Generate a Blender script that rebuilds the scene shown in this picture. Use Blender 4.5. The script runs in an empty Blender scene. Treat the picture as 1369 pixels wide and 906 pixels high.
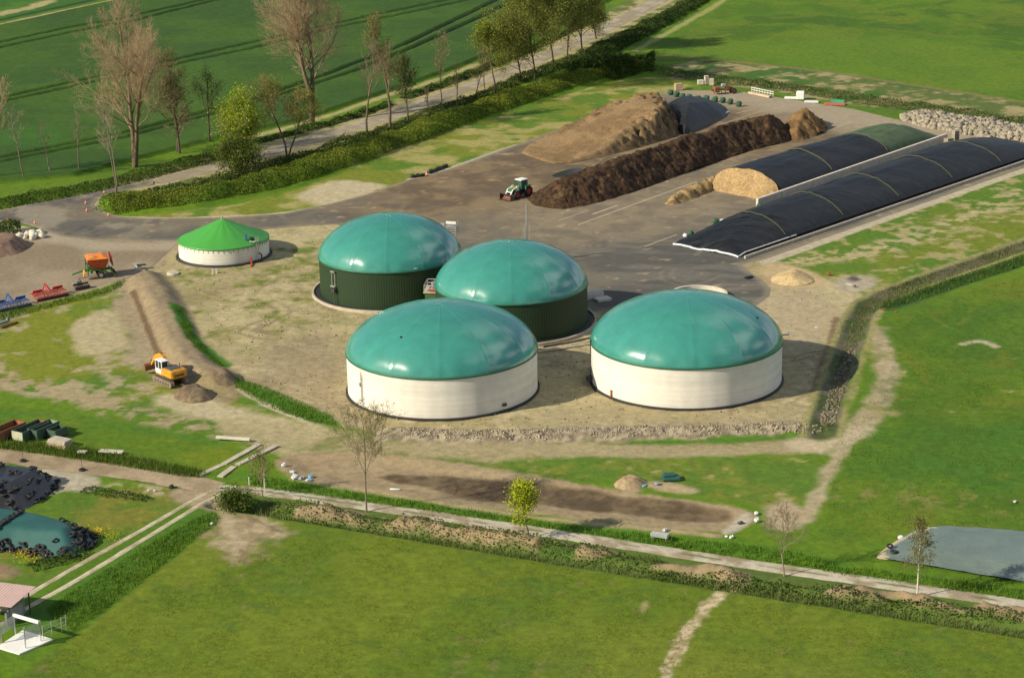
import bpy, math, random
import numpy as np
from mathutils import Matrix, Vector
random.seed(7); RNG = np.random.default_rng(7)
PI = math.pi
S = bpy.context.scene
C = S.collection

# ------------------------------------------------------------------ camera model
PITCH = math.radians(17.5); ROLL = 0.021; FPX = 3000.0; CAMZ = 98.0
Fv = np.array([0, math.cos(PITCH), -math.sin(PITCH)])
R0 = np.array([1.0, 0, 0]); U0 = np.array([0, math.sin(PITCH), math.cos(PITCH)])
Rv = R0*math.cos(ROLL) - U0*math.sin(ROLL)
Uv = U0*math.cos(ROLL) + R0*math.sin(ROLL)
def W(px, py, z=0.0):
    d = Fv + (px-684.5)/FPX*Rv - (py-453.0)/FPX*Uv
    t = (z-CAMZ)/d[2]
    return (float(d[0]*t), float(d[1]*t))
def P(l): return [W(*p) for p in l]
def ang(a, b):
    a = W(*a); b = W(*b); return math.atan2(b[1]-a[1], b[0]-a[0])
def scl(px, py):
    x, y = W(px, py); return FPX/math.sqrt(x*x*0+y*y+CAMZ**2)

cam_d = bpy.data.cameras.new('camera'); cam = bpy.data.objects.new('camera', cam_d); C.objects.link(cam)
cam_d.sensor_width = 36; cam_d.lens = FPX/1369*36; cam_d.clip_start = 1; cam_d.clip_end = 20000
M = Matrix(((Rv[0], Uv[0], -Fv[0], 0), (Rv[1], Uv[1], -Fv[1], 0), (Rv[2], Uv[2], -Fv[2], CAMZ), (0, 0, 0, 1)))
cam.matrix_world = M
S.camera = cam

# ------------------------------------------------------------------ light
SEL = math.radians(31); SAZ = math.radians(24)
SD = Vector((-math.cos(SEL)*math.cos(SAZ), -math.cos(SEL)*math.sin(SAZ), math.sin(SEL)))
sl = bpy.data.lights.new('sun', 'SUN'); sl.energy = 5.0; sl.angle = math.radians(.5); sl.color = (1, .895, .70)
so = bpy.data.objects.new('sun', sl); C.objects.link(so); so.location = (0, 300, 300)
so.rotation_euler = SD.to_track_quat('Z', 'Y').to_euler()
w = bpy.data.worlds.new('World'); S.world = w; w.use_nodes = True
nt = w.node_tree; N = nt.nodes; L = nt.links
bg = N['Background']; bg.inputs[1].default_value = 0.085
sky = N.new('ShaderNodeTexSky'); sky.sky_type = 'NISHITA'; sky.sun_disc = False
sky.sun_elevation = SEL; sky.sun_rotation = math.atan2(SD.x, SD.y); sky.altitude = 100
tc = N.new('ShaderNodeTexCoord'); mp = N.new('ShaderNodeMapping'); mp.inputs['Scale'].default_value = (1, 1, 2.2)
mp.inputs['Location'].default_value = (3.1, 1.7, .4)
nz = N.new('ShaderNodeTexNoise'); nz.inputs['Scale'].default_value = 2.6; nz.inputs['Detail'].default_value = 2.5; nz.inputs['Roughness'].default_value = .5
cr = N.new('ShaderNodeValToRGB'); cr.color_ramp.elements[0].position = .44; cr.color_ramp.elements[1].position = .58
mx = N.new('ShaderNodeMixRGB'); mx.inputs[2].default_value = (15, 15, 15.4, 1)
L.new(tc.outputs['Generated'], mp.inputs[0]); L.new(mp.outputs[0], nz.inputs[0]); L.new(nz.outputs[0], cr.inputs[0])
# fair weather clouds: a broken bank in the right hand half of the sky
vd = N.new('ShaderNodeVectorMath'); vd.operation = 'DOT_PRODUCT'; vd.inputs[1].default_value = (.80, .18, .57); nr = N.new('ShaderNodeVectorMath'); nr.operation = 'NORMALIZE'
L.new(tc.outputs['Generated'], nr.inputs[0]); L.new(nr.outputs[0], vd.inputs[0])
mr = N.new('ShaderNodeMapRange'); mr.inputs['From Min'].default_value = .62; mr.inputs['From Max'].default_value = .92; L.new(vd.outputs['Value'], mr.inputs[0])
ml = N.new('ShaderNodeMath'); ml.operation = 'MULTIPLY'; L.new(cr.outputs[0], ml.inputs[0]); L.new(mr.outputs[0], ml.inputs[1])
L.new(ml.outputs[0], mx.inputs[0]); L.new(sky.outputs[0], mx.inputs[1]); L.new(mx.outputs[0], bg.inputs[0])
S.view_settings.view_transform = 'Standard'; S.view_settings.look = 'None'
S.view_settings.exposure = 0.25; S.view_settings.gamma = 1
S.render.resolution_x = 1024; S.render.resolution_y = 677

# ------------------------------------------------------------------ materials
MATS = {}
def mat(name, col, rough=.8, var=.2, vs=1.0, bump=0.0, bs=4.0, metal=0, coat=0, spec=.5, col2=None):
    if name in MATS: return MATS[name]
    m = bpy.data.materials.new(name); m.use_nodes = True; MATS[name] = m
    n = m.node_tree.nodes; l = m.node_tree.links; b = n['Principled BSDF']
    b.inputs['Roughness'].default_value = rough; b.inputs['Metallic'].default_value = metal
    b.inputs['Coat Weight'].default_value = coat; b.inputs['Coat Roughness'].default_value = .12
    b.inputs['Specular IOR Level'].default_value = spec
    t = n.new('ShaderNodeTexCoord'); z = n.new('ShaderNodeTexNoise'); z.inputs['Scale'].default_value = vs; z.inputs['Detail'].default_value = 6
    z.inputs['Roughness'].default_value = .65
    l.new(t.outputs['Object'], z.inputs[0])
    r = n.new('ShaderNodeValToRGB'); r.color_ramp.elements[0].position = .3; r.color_ramp.elements[1].position = .7
    c = np.array(col); a = col2 if col2 else tuple(c*(1-var)); d = col if col2 else tuple(np.minimum(c*(1+var), 1))
    r.color_ramp.elements[0].color = (*a, 1); r.color_ramp.elements[1].color = (*d, 1)
    l.new(z.outputs[0], r.inputs[0]); l.new(r.outputs[0], b.inputs['Base Color'])
    if bump:
        z2 = n.new('ShaderNodeTexNoise'); z2.inputs['Scale'].default_value = bs; z2.inputs['Detail'].default_value = 5
        l.new(t.outputs['Object'], z2.inputs[0])
        bp = n.new('ShaderNodeBump'); bp.inputs['Strength'].default_value = .6; bp.inputs['Distance'].default_value = bump
        l.new(z2.outputs[0], bp.inputs['Height']); l.new(bp.outputs[0], b.inputs['Normal'])
    return m
def matcol(name, rough=.95, var=.3, vs=1.2, bump=.1, bs=3.0, trans=0, spec=.25):
    """base colour comes from the mesh's own albedo attribute, broken up by fine noise"""
    if name in MATS: return MATS[name]
    m = bpy.data.materials.new(name); m.use_nodes = True; MATS[name] = m
    n = m.node_tree.nodes; l = m.node_tree.links; b = n['Principled BSDF']
    b.inputs['Roughness'].default_value = rough; b.inputs['Specular IOR Level'].default_value = spec
    at = n.new('ShaderNodeAttribute'); at.attribute_name = 'Col'
    if var:
        t = n.new('ShaderNodeTexCoord')
        z = n.new('ShaderNodeTexNoise'); z.inputs['Scale'].default_value = vs; z.inputs['Detail'].default_value = 8; z.inputs['Roughness'].default_value = .7
        l.new(t.outputs['Object'], z.inputs[0])
        mr = n.new('ShaderNodeMapRange'); mr.inputs['From Min'].default_value = .28; mr.inputs['From Max'].default_value = .72
        mr.inputs['To Min'].default_value = 1-var; mr.inputs['To Max'].default_value = 1+var
        l.new(z.outputs[0], mr.inputs[0])
        ml = n.new('ShaderNodeVectorMath'); ml.operation = 'SCALE'
        l.new(at.outputs['Color'], ml.inputs[0]); l.new(mr.outputs[0], ml.inputs['Scale']); l.new(ml.outputs[0], b.inputs['Base Color'])
        if bump:
            z2 = n.new('ShaderNodeTexNoise'); z2.inputs['Scale'].default_value = bs; z2.inputs['Detail'].default_value = 6; z2.inputs['Roughness'].default_value = .7
            l.new(t.outputs['Object'], z2.inputs[0])
            bp = n.new('ShaderNodeBump'); bp.inputs['Strength'].default_value = .8; bp.inputs['Distance'].default_value = bump
            l.new(z2.outputs[0], bp.inputs['Height']); l.new(bp.outputs[0], b.inputs['Normal'])
    else:
        l.new(at.outputs['Color'], b.inputs['Base Color'])
    if trans:
        b.inputs['Subsurface Weight'].default_value = 0
        tr = n.new('ShaderNodeBsdfTranslucent'); l.new(at.outputs['Color'], tr.inputs[0])
        ms = n.new('ShaderNodeMixShader'); ms.inputs[0].default_value = trans
        l.new(b.outputs[0], ms.inputs[1]); l.new(tr.outputs[0], ms.inputs[2]); l.new(ms.outputs[0], n['Material Output'].inputs[0])
    return m

# ------------------------------------------------------------------ numpy noise / distance
def _h(ix, iy, s):
    v = (ix.astype(np.int64)*374761393 + iy.astype(np.int64)*668265263 + s*974634777) & 0x7fffffff
    v = ((v ^ (v >> 13))*1274126177) & 0x7fffffff
    v = v ^ (v >> 16)
    return (v & 0xffff)/65535.0
def vn(x, y, s=0):
    ix = np.floor(x); iy = np.floor(y); fx = x-ix; fy = y-iy
    fx = fx*fx*(3-2*fx); fy = fy*fy*(3-2*fy)
    a = _h(ix, iy, s); b = _h(ix+1, iy, s); c = _h(ix, iy+1, s); d = _h(ix+1, iy+1, s)
    return (a*(1-fx)+b*fx)*(1-fy)+(c*(1-fx)+d*fx)*fy
def fbm(x, y, sc, o=4, s=0, g=.55):
    x = np.asarray(x, float)/sc; y = np.asarray(y, float)/sc
    r = 0; a = 1; t = 0
    for i in range(o):
        c, q = math.cos(.6*i+.3), math.sin(.6*i+.3)
        r = r + a*vn((x*c-y*q)*2**i+i*17.3, (x*q+y*c)*2**i-i*9.1, s+i*31); t += a; a *= g
    return r/t
def wf(x, y, sc, o=4, s=0, g=.55, a=1.0):
    return fbm(x+(fbm(x, y, sc*1.3, 2, s+500)-.5)*sc*2.4*a, y+(fbm(x, y, sc*1.3, 2, s+600)-.5)*sc*2.4*a, sc, o, s, g)
def hf(x, y, sc, o=4, s=0, g=.55):
    """warped noise averaged over three turned lattices, so that no grid shows"""
    r = 0
    for i, t in enumerate((.2, 1.25, 2.3)):
        r = r+wf(x*math.cos(t)-y*math.sin(t)+i*31, x*math.sin(t)+y*math.cos(t)-i*17, sc, o, s+i*71, g)-.5
    return .5+r*.62
def ss(a, b, x):
    t = np.clip((x-a)/(b-a), 0, 1); return t*t*(3-2*t)
def pldist(pts, X, Y, close=False, far=40.0):
    """distance to polyline; far where outside its bounding box + far"""
    p = np.array(pts, float); D = np.full(X.shape, float(far))
    lo = p.min(0)-far; hi = p.max(0)+far
    k = (X > lo[0]) & (X < hi[0]) & (Y > lo[1]) & (Y < hi[1])
    if not k.any(): return D
    x = X[k]; y = Y[k]; d = np.full(x.shape, far*far)
    n = len(p)
    for i in range(n if close else n-1):
        a = p[i]; b = p[(i+1) % n]; e = b-a; q = e@e+1e-9
        t = np.clip(((x-a[0])*e[0]+(y-a[1])*e[1])/q, 0, 1)
        d = np.minimum(d, (x-a[0]-t*e[0])**2+(y-a[1]-t*e[1])**2)
    D[k] = np.sqrt(d); return D
def sdf(pts, X, Y, far=40.0):
    p = np.array(pts, float); D = pldist(pts, X, Y, True, far)
    lo = p.min(0); hi = p.max(0)
    k = (X > lo[0]) & (X < hi[0]) & (Y > lo[1]) & (Y < hi[1])
    if k.any():
        x = X[k]; y = Y[k]; ins = np.zeros(x.shape, bool); n = len(p)
        for i in range(n):
            a = p[i]; b = p[(i+1) % n]
            c = (a[1] > y) != (b[1] > y)
            with np.errstate(divide='ignore', invalid='ignore'):
                xi = (b[0]-a[0])*(y-a[1])/(b[1]-a[1]+1e-12)+a[0]
            ins ^= c & (x < xi)
        d = D[k]; D[k] = np.where(ins, -np.where(d >= far, far, d), d)
    return D
def smooth_poly(pts, n=3):
    for _ in range(n):
        q = []
        for i in range(len(pts)):
            a = pts[i]; b = pts[(i+1) % len(pts)]
            q += [(a[0]*.75+b[0]*.25, a[1]*.75+b[1]*.25), (a[0]*.25+b[0]*.75, a[1]*.25+b[1]*.75)]
        pts = q
    return pts
def smooth_line(pts, n=2):
    for _ in range(n):
        q = [pts[0]]
        for i in range(len(pts)-1):
            a = pts[i]; b = pts[i+1]
            q += [(a[0]*.75+b[0]*.25, a[1]*.75+b[1]*.25), (a[0]*.25+b[0]*.75, a[1]*.25+b[1]*.75)]
        pts = q+[pts[-1]]
    return pts

# ------------------------------------------------------------------ object helpers
def npmesh(name, V, Fq, m, parent=None, col=None, smooth=False, nv=4):
    """V (n,3), Fq (k,nv) index array"""
    me = bpy.data.meshes.new(name); V = np.asarray(V, np.float32); Fq = np.asarray(Fq, np.int32)
    me.vertices.add(len(V)); me.vertices.foreach_set('co', V.ravel())
    k = len(Fq); me.loops.add(k*nv); me.polygons.add(k)
    me.loops.foreach_set('vertex_index', Fq.ravel())
    me.polygons.foreach_set('loop_start', np.arange(0, k*nv, nv, dtype=np.int32))
    me.polygons.foreach_set('loop_total', np.full(k, nv, np.int32))
    if smooth: me.polygons.foreach_set('use_smooth', np.ones(k, bool))
    me.update(calc_edges=True); me.validate()
    if col is not None:
        a = me.attributes.new('Col', 'FLOAT_COLOR', 'POINT'); c = np.ones((len(V), 4), np.float32); c[:, :3] = col
        a.data.foreach_set('color', c.ravel())
    me.materials.append(m)
    o = bpy.data.objects.new(name, me); C.objects.link(o)
    if parent: o.parent = parent
    return o
class MB:
    def __init__(s): s.v = []; s.f = []
    def add(s, v, f):
        b = len(s.v); s.v += [tuple(p) for p in v]; s.f += [tuple(i+b for i in q) for q in f]; return s
    def box(s, c, d, rz=0, ry=0, rx=0, taper=1.0, bev=0.0):
        x, y, z = d[0]/2, d[1]/2, d[2]/2; mt = Matrix.Rotation(rz, 4, 'Z') @ Matrix.Rotation(ry, 4, 'Y') @ Matrix.Rotation(rx, 4, 'X')
        if bev <= 0:
            v = [(sx*x*(taper if sz > 0 else 1), sy*y*(taper if sz > 0 else 1), sz*z) for sz in (-1, 1) for sx, sy in ((-1, -1), (1, -1), (1, 1), (-1, 1))]
            f = [(3, 2, 1, 0), (4, 5, 6, 7), (0, 1, 5, 4), (1, 2, 6, 5), (2, 3, 7, 6), (3, 0, 4, 7)]
        else:
            b = bev; rings = []
            for zz, ins in ((-z, b), (-z+b, 0), (z-b, 0), (z, b)):
                k = taper if zz > 0 else 1; X = (x-ins)*k; Y = (y-ins)*k; e = b*.7 if ins == 0 else b*.3
                rings.append([(-X+e, -Y, zz), (X-e, -Y, zz), (X, -Y+e, zz), (X, Y-e, zz), (X-e, Y, zz), (-X+e, Y, zz), (-X, Y-e, zz), (-X, -Y+e, zz)])
            v = [p for r in rings for p in r]; f = [tuple(range(7, -1, -1)), tuple(range(24, 32))]
            for i in range(3):
                for j in range(8): f.append((i*8+j, i*8+(j+1) % 8, i*8+8+(j+1) % 8, i*8+8+j))
        c = Vector(c); return s.add([mt @ Vector(p)+c for p in v], f)
    def tube(s, pts, r, n=6, cap=True):
        pts = [Vector(p) for p in pts]; rs = r if isinstance(r, (list, tuple)) else [r]*len(pts)
        v = []; f = []
        up = None
        for i, p in enumerate(pts):
            d = (pts[min(i+1, len(pts)-1)]-pts[max(i-1, 0)])
            if d.length < 1e-6: d = Vector((0, 0, 1))
            d.normalize()
            if up is None: up = Vector((0, 0, 1)) if abs(d.z) < .9 else Vector((1, 0, 0))
            a = d.cross(up)
            if a.length < 1e-4: a = d.orthogonal()
            a.normalize(); b = a.cross(d); up = b
            for k in range(n):
                t = 2*PI*k/n; v.append(p+(a*math.cos(t)+b*math.sin(t))*rs[i])
        for i in range(len(pts)-1):
            for k in range(n): f.append((i*n+k, i*n+(k+1) % n, (i+1)*n+(k+1) % n, (i+1)*n+k))
        if cap: f += [tuple(range(n-1, -1, -1)), tuple((len(pts)-1)*n+k for k in range(n))]
        return s.add(v, f)
    def cyl(s, c, r, h, n=16, axis='z', r2=None):
        c = Vector(c); d = {'z': (0, 0, 1), 'x': (1, 0, 0), 'y': (0, 1, 0)}[axis]; d = Vector(d)*h/2
        return s.tube([c-d, c+d], [r, r if r2 is None else r2], n)
    def lathe(s, prof, n=48, c=(0, 0, 0), a0=0, a1=2*PI, mod=None):
        full = abs(a1-a0-2*PI) < 1e-6; k = n if full else n+1; v = []; f = []
        for r, z in prof:
            for i in range(k):
                t = a0+(a1-a0)*i/n; q = mod(t, r, z) if mod else (r, z)
                v.append((c[0]+q[0]*math.cos(t), c[1]+q[0]*math.sin(t), c[2]+q[1]))
        for j in range(len(prof)-1):
            for i in range(n):
                i2 = (i+1) % k; f.append((j*k+i, j*k+i2, (j+1)*k+i2, (j+1)*k+i))
        return s.add(v, f)
    def prism(s, poly, z0, z1):
        n = len(poly); v = [(x, y, z0) for x, y in poly]+[(x, y, z1) for x, y in poly]
        a = sum(poly[i][0]*poly[(i+1) % n][1]-poly[(i+1) % n][0]*poly[i][1] for i in range(n))
        f = [tuple(range(n-1, -1, -1)), tuple(range(n, 2*n))]+[(i, (i+1) % n, n+(i+1) % n, n+i) for i in range(n)]
        if a < 0: f = [tuple(reversed(q)) for q in f]
        return s.add(v, f)
    def quad(s, a, b, c, d): return s.add([a, b, c, d], [(0, 1, 2, 3)])
    def slab(s, pts, th):
        """thick plate from 4 corner points"""
        p = [Vector(q) for q in pts]; nn = (p[1]-p[0]).cross(p[2]-p[0]).normalized()*th
        v = p+[q-nn for q in p]
        return s.add(v, [(0, 1, 2, 3), (7, 6, 5, 4), (0, 4, 5, 1), (1, 5, 6, 2), (2, 6, 7, 3), (3, 7, 4, 0)])
    def build(s, name, m, parent=None, smooth=False):
        me = bpy.data.meshes.new(name); me.from_pydata(s.v, [], s.f); me.update()
        if smooth: me.polygons.foreach_set('use_smooth', [True]*len(me.polygons))
        me.materials.append(m); o = bpy.data.objects.new(name, me); C.objects.link(o)
        if parent: o.parent = parent
        return o
def tag(o, label, cat, group=None):
    o['label'] = label; o['category'] = cat
    if group: o['group'] = group
    return o
def struct(o): o['kind'] = 'structure'; return o
def thing(name, label, cat, loc=(0, 0, 0), rz=0, group=None):
    o = bpy.data.objects.new(name, None); C.objects.link(o); o.location = loc; o.rotation_euler = (0, 0, rz); o.empty_display_size = .3
    return tag(o, label, cat, group)
def dup(root, loc, rz=0, label=None, group=None, sc=None):
    r = root.copy(); C.objects.link(r); r.location = loc; r.rotation_euler = (0, 0, rz)
    if sc: r.scale = (sc, sc, sc) if not isinstance(sc, tuple) else sc
    if label: r['label'] = label
    if group: r['group'] = group
    for ch in list(root.children):
        c = ch.copy(); C.objects.link(c); c.parent = r
        for g in ch.children:
            d = g.copy(); C.objects.link(d); d.parent = c
    return r
# ------------------------------------------------------------------ palette (albedo)
GL = (.074, .150, .007); GY = (.150, .170, .010); GD = (.040, .092, .010); GB = (.098, .178, .006)
CROP = (.032, .080, .010); CROP2 = (.045, .102, .009)
STRAW = (.33, .29, .13); TAN = (.40, .340, .185); TAN2 = (.305, .258, .128); SOIL = (.19, .135, .075); SOILD = (.115, .078, .042)
PALE = (.44, .38, .26); ASPH = (.165, .140, .100); ASPHD = (.112, .104, .088); SAND = (.47, .345, .175)

# ------------------------------------------------------------------ terrain shape
BERM = P([(188, 372), (206, 392), (222, 425), (238, 462), (262, 492), (288, 508)])
DITCH = P([(1098, 580), (1108, 548), (1122, 505), (1146, 432), (1162, 405), (1200, 388), (1262, 365), (1369, 328), (1500, 285)])
DITCH2 = P([(1190, 410), (1262, 384), (1369, 348), (1500, 302)])
REED = P([(290, 672), (350, 680), (480, 701), (700, 737), (980, 782), (1200, 817), (1369, 843), (1500, 864)])
SPOIL = P([(370, 676), (480, 690), (600, 708), (740, 730), (900, 757), (1030, 777), (1200, 800), (1369, 822), (1480, 838)])
SCARP = P([(525, 580), (620, 584), (720, 582), (830, 579), (950, 577), (1060, 573), (1098, 572)])
HEDGE = P([(140, 276), (175, 278), (250, 270), (320, 256), (380, 243), (450, 220), (520, 196), (600, 166), (680, 138), (750, 115), (800, 100), (868, 92)])
BASIN = smooth_poly(P([(372, 612), (430, 602), (520, 607), (620, 620), (700, 633), (800, 652), (900, 668), (985, 678), (1010, 688), (1003, 700), (960, 712), (880, 704), (760, 690), (640, 676), (520, 659), (440, 646), (395, 640), (376, 626)]), 2)
MUD = smooth_poly(P([(490, 632), (560, 630), (640, 634), (720, 644), (820, 660), (900, 668), (960, 678), (990, 688), (960, 697), (880, 690), (780, 678), (700, 668), (610, 658)]), 2)
CROPP = P([(-260, 300), (-150, 272), (0, 246), (100, 236), (200, 210), (330, 178), (400, 163), (500, 130), (560, 110), (620, 88), (680, 62), (760, 28), (830, -5), (930, -60), (1000, -125), (700, -117), (165, 0), (0, 36), (-260, 93)])
TRAM = [P(l) for l in (
    [(-150, 95), (0, 60), (88, 41), (176, 25), (285, 0), (420, -32), (640, -80)], [(-150, 102), (0, 67), (88, 48), (176, 31.5), (302, 0), (430, -29), (660, -80)],
    [(-150, 168), (0, 135), (108, 111), (230, 84), (338, 60), (490, 25), (617, -1), (760, -32)], [(-150, 174), (10, 138.6), (180, 101), (345, 66), (450, 40), (642, 0), (770, -27)],
    [(-100, 235), (5, 214), (174, 180), (262, 156), (340, 136), (436, 103), (516, 72), (546, 60), (610, 29), (672, -1), (740, -34)], [(-100, 241), (5, 220), (174, 186), (262, 162), (345, 140), (433, 112), (481, 96), (551, 67), (620, 36), (685, 5), (750, -27)])]
POOLC = smooth_poly(P([(1170, 742), (1196, 722), (1234, 705), (1369, 716), (1480, 724), (1480, 795), (1369, 776), (1290, 762), (1190, 748)]), 1)
SINK = []          # polygons under sheets (road, yard ...): ground dips a little below them
def height(X, Y, micro=True):
    X = np.asarray(X, float); Y = np.asarray(Y, float); H = np.zeros(X.shape)
    d = pldist(BERM, X, Y); n = fbm(X, Y, 3, 3, 5)
    H += 1.25*ss(4.2, .6, d)*(.8+.4*n)
    for dl, dp, wd in ((DITCH, .45, 2.4), (DITCH2, .5, 2.0), (REED, .8, 2.0)):
        H -= dp*ss(wd, .3, pldist(dl, X, Y))
    H += .75*ss(1.7, .2, pldist(SPOIL, X, Y))*ss(.46, .62, fbm(X, Y, 5, 2, 8))*(.45+1.1*fbm(X, Y, .9, 3, 9))
    s = pldist(SCARP, X, Y); H += ss(3.0, .5, s)*(.35+.9*(fbm(X, Y, 1.1, 3, 4)-.4))
    d = pldist(HEDGE, X, Y); H += 1.6*ss(6, 1, d)*(.55+.9*fbm(X, Y, 6, 2, 3))
    b = sdf(BASIN, X, Y); H -= .35*ss(-.3, -3.5, b)
    c = sdf(CROPP, X, Y); t = np.full(X.shape, 40.0)
    for l in TRAM: t = np.minimum(t, pldist(l, X, Y))
    H += ss(.3, -.6, c)*.7*ss(.55, 1.15, t)
    if micro:
        H += (fbm(X, Y, 2.2, 4, 11)-.5)*.22*ss(0, 6, np.abs(Y)) + (fbm(X, Y, 14, 3, 12)-.5)*.25
    return H
def hz(x, y): return float(height(np.array([x]), np.array([y]), False)[0])
def G(px, py):
    x, y = W(px, py); return (x, y, hz(x, y))

# ------------------------------------------------------------------ sheets
def lerp(a, b, t): return np.asarray(a)*(1-t)[..., None]+np.asarray(b)*t[..., None]
def sheet(name, pts, m, colf, zf, res=.5, jag=0.0, skirt=0.0, parent=None, smooth=True):
    p = np.array(pts); lo = p.min(0)-res*2; hi = p.max(0)+res*2
    nx = int((hi[0]-lo[0])/res)+2; ny = int((hi[1]-lo[1])/res)+2
    X, Y = np.meshgrid(lo[0]+np.arange(nx)*res, lo[1]+np.arange(ny)*res)
    D = sdf(pts, X, Y, 60)
    if jag: D = D+(fbm(X, Y, 1.3, 4, 77)-.5)*jag*2
    keep = D < 0
    cell = keep[:-1, :-1] & keep[1:, :-1] & keep[:-1, 1:] & keep[1:, 1:]
    any_ = keep[:-1, :-1] | keep[1:, :-1] | keep[:-1, 1:] | keep[1:, 1:]
    # pull the outside corners of edge cells back to the outline along the distance gradient
    gy, gx = np.gradient(D, res); g = np.sqrt(gx*gx+gy*gy)+1e-6
    out = (D > 0)
    X = np.where(out, X-gx/g*np.minimum(D, res*1.6), X); Y = np.where(out, Y-gy/g*np.minimum(D, res*1.6), Y)
    D = np.where(out, 0, D)
    idx = np.arange(nx*ny).reshape(ny, nx)
    f = np.stack([idx[:-1, :-1], idx[:-1, 1:], idx[1:, 1:], idx[1:, :-1]], -1)[any_]
    used = np.zeros(nx*ny, bool); used[f.ravel()] = True; rm = np.cumsum(used)-1
    x = X.ravel()[used]; y = Y.ravel()[used]; d = -D.ravel()[used]
    z = zf(x, y, d); c = colf(x, y, d)
    return npmesh(name, np.stack([x, y, z], 1), rm[f], m, parent, c, smooth)
def ribbon(name, pts, wd, m, colf, z=.05, jag=.25, step=.6, nc=7):
    pts = smooth_line(pts, 3); p = np.array(pts); seg = np.hypot(*np.diff(p, axis=0).T); s = np.r_[0, np.cumsum(seg)]
    n = max(int(s[-1]/step), 2); t = np.linspace(0, s[-1], n); x = np.interp(t, s, p[:, 0]); y = np.interp(t, s, p[:, 1])
    tx = np.gradient(x); ty = np.gradient(y); l = np.hypot(tx, ty); nx, ny = -ty/l, tx/l
    wv = wd if not callable(wd) else wd(t/s[-1])
    a = np.linspace(-1, 1, nc)[None, :]*np.ones((n, 1)); hw = (wv/2*np.ones(n))[:, None]
    j1 = (fbm(x, y, 2.0, 3, 51)-.5)*2*jag; j2 = (fbm(x+50, y, 2.0, 3, 52)-.5)*2*jag
    off = a*hw+np.where(a > 0, j1[:, None], j2[:, None])*np.abs(a)**2
    X = x[:, None]+nx[:, None]*off; Y = y[:, None]+ny[:, None]*off
    Z = height(X, Y, False)+z-.055*np.abs(a)**4
    c = colf(X.ravel(), Y.ravel(), (1-np.abs(a)).ravel())
    idx = np.arange(n*nc).reshape(n, nc)
    f = np.stack([idx[:-1, :-1], idx[:-1, 1:], idx[1:, 1:], idx[1:, :-1]], -1).reshape(-1, 4)
    f = f[:, ::-1]
    return npmesh(name, np.stack([X.ravel(), Y.ravel(), Z.ravel()], 1), f, m, None, c, True), np.stack([x, y], 1), wv

M_ground = matcol('ground_cover', var=.30, vs=.9, bump=.10, bs=1.7)
M_road = matcol('asphalt_dusty', var=.16, vs=.8, bump=.02, bs=6, rough=.9)
M_dirt = matcol('packed_dirt', var=.24, vs=1.3, bump=.08, bs=4)
def fmix(A, B, sc, s, o=4, lo=.35, hi=.65):
    return lambda x, y, d: lerp(A, B, ss(lo, hi, fbm(x, y, sc, o, s)))

# yard and access road ------------------------------------------------------
YARD = P([(690, 194), (600, 226.5), (545, 241), (490, 260), (440, 273), (380, 285.5), (300, 291), (200, 292), (160, 290), (138, 284), (126, 274), (132, 264), (160, 256), (205, 247),
          (205, 240), (150, 251), (100, 262), (50, 271), (0, 281), (-80, 296), (-80, 312), (0, 297), (30, 299), (62, 309), (80, 316), (120, 320), (200, 322), (240, 322), (300, 312), (380, 304), (450, 300),
          (520, 330), (600, 400), (700, 440), (790, 418), (830, 412), (880, 420), (960, 422), (1008, 410), (1028, 396), (1030, 386), (1018, 374), (1002, 364), (990, 353), (1024, 346), (1369, 224), (1480, 185), (1480, 175), (1369, 186), (1215, 164), (1140, 146), (1060, 134), (1000, 124), (960, 121), (900, 122), (868, 128), (780, 160)])
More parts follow.
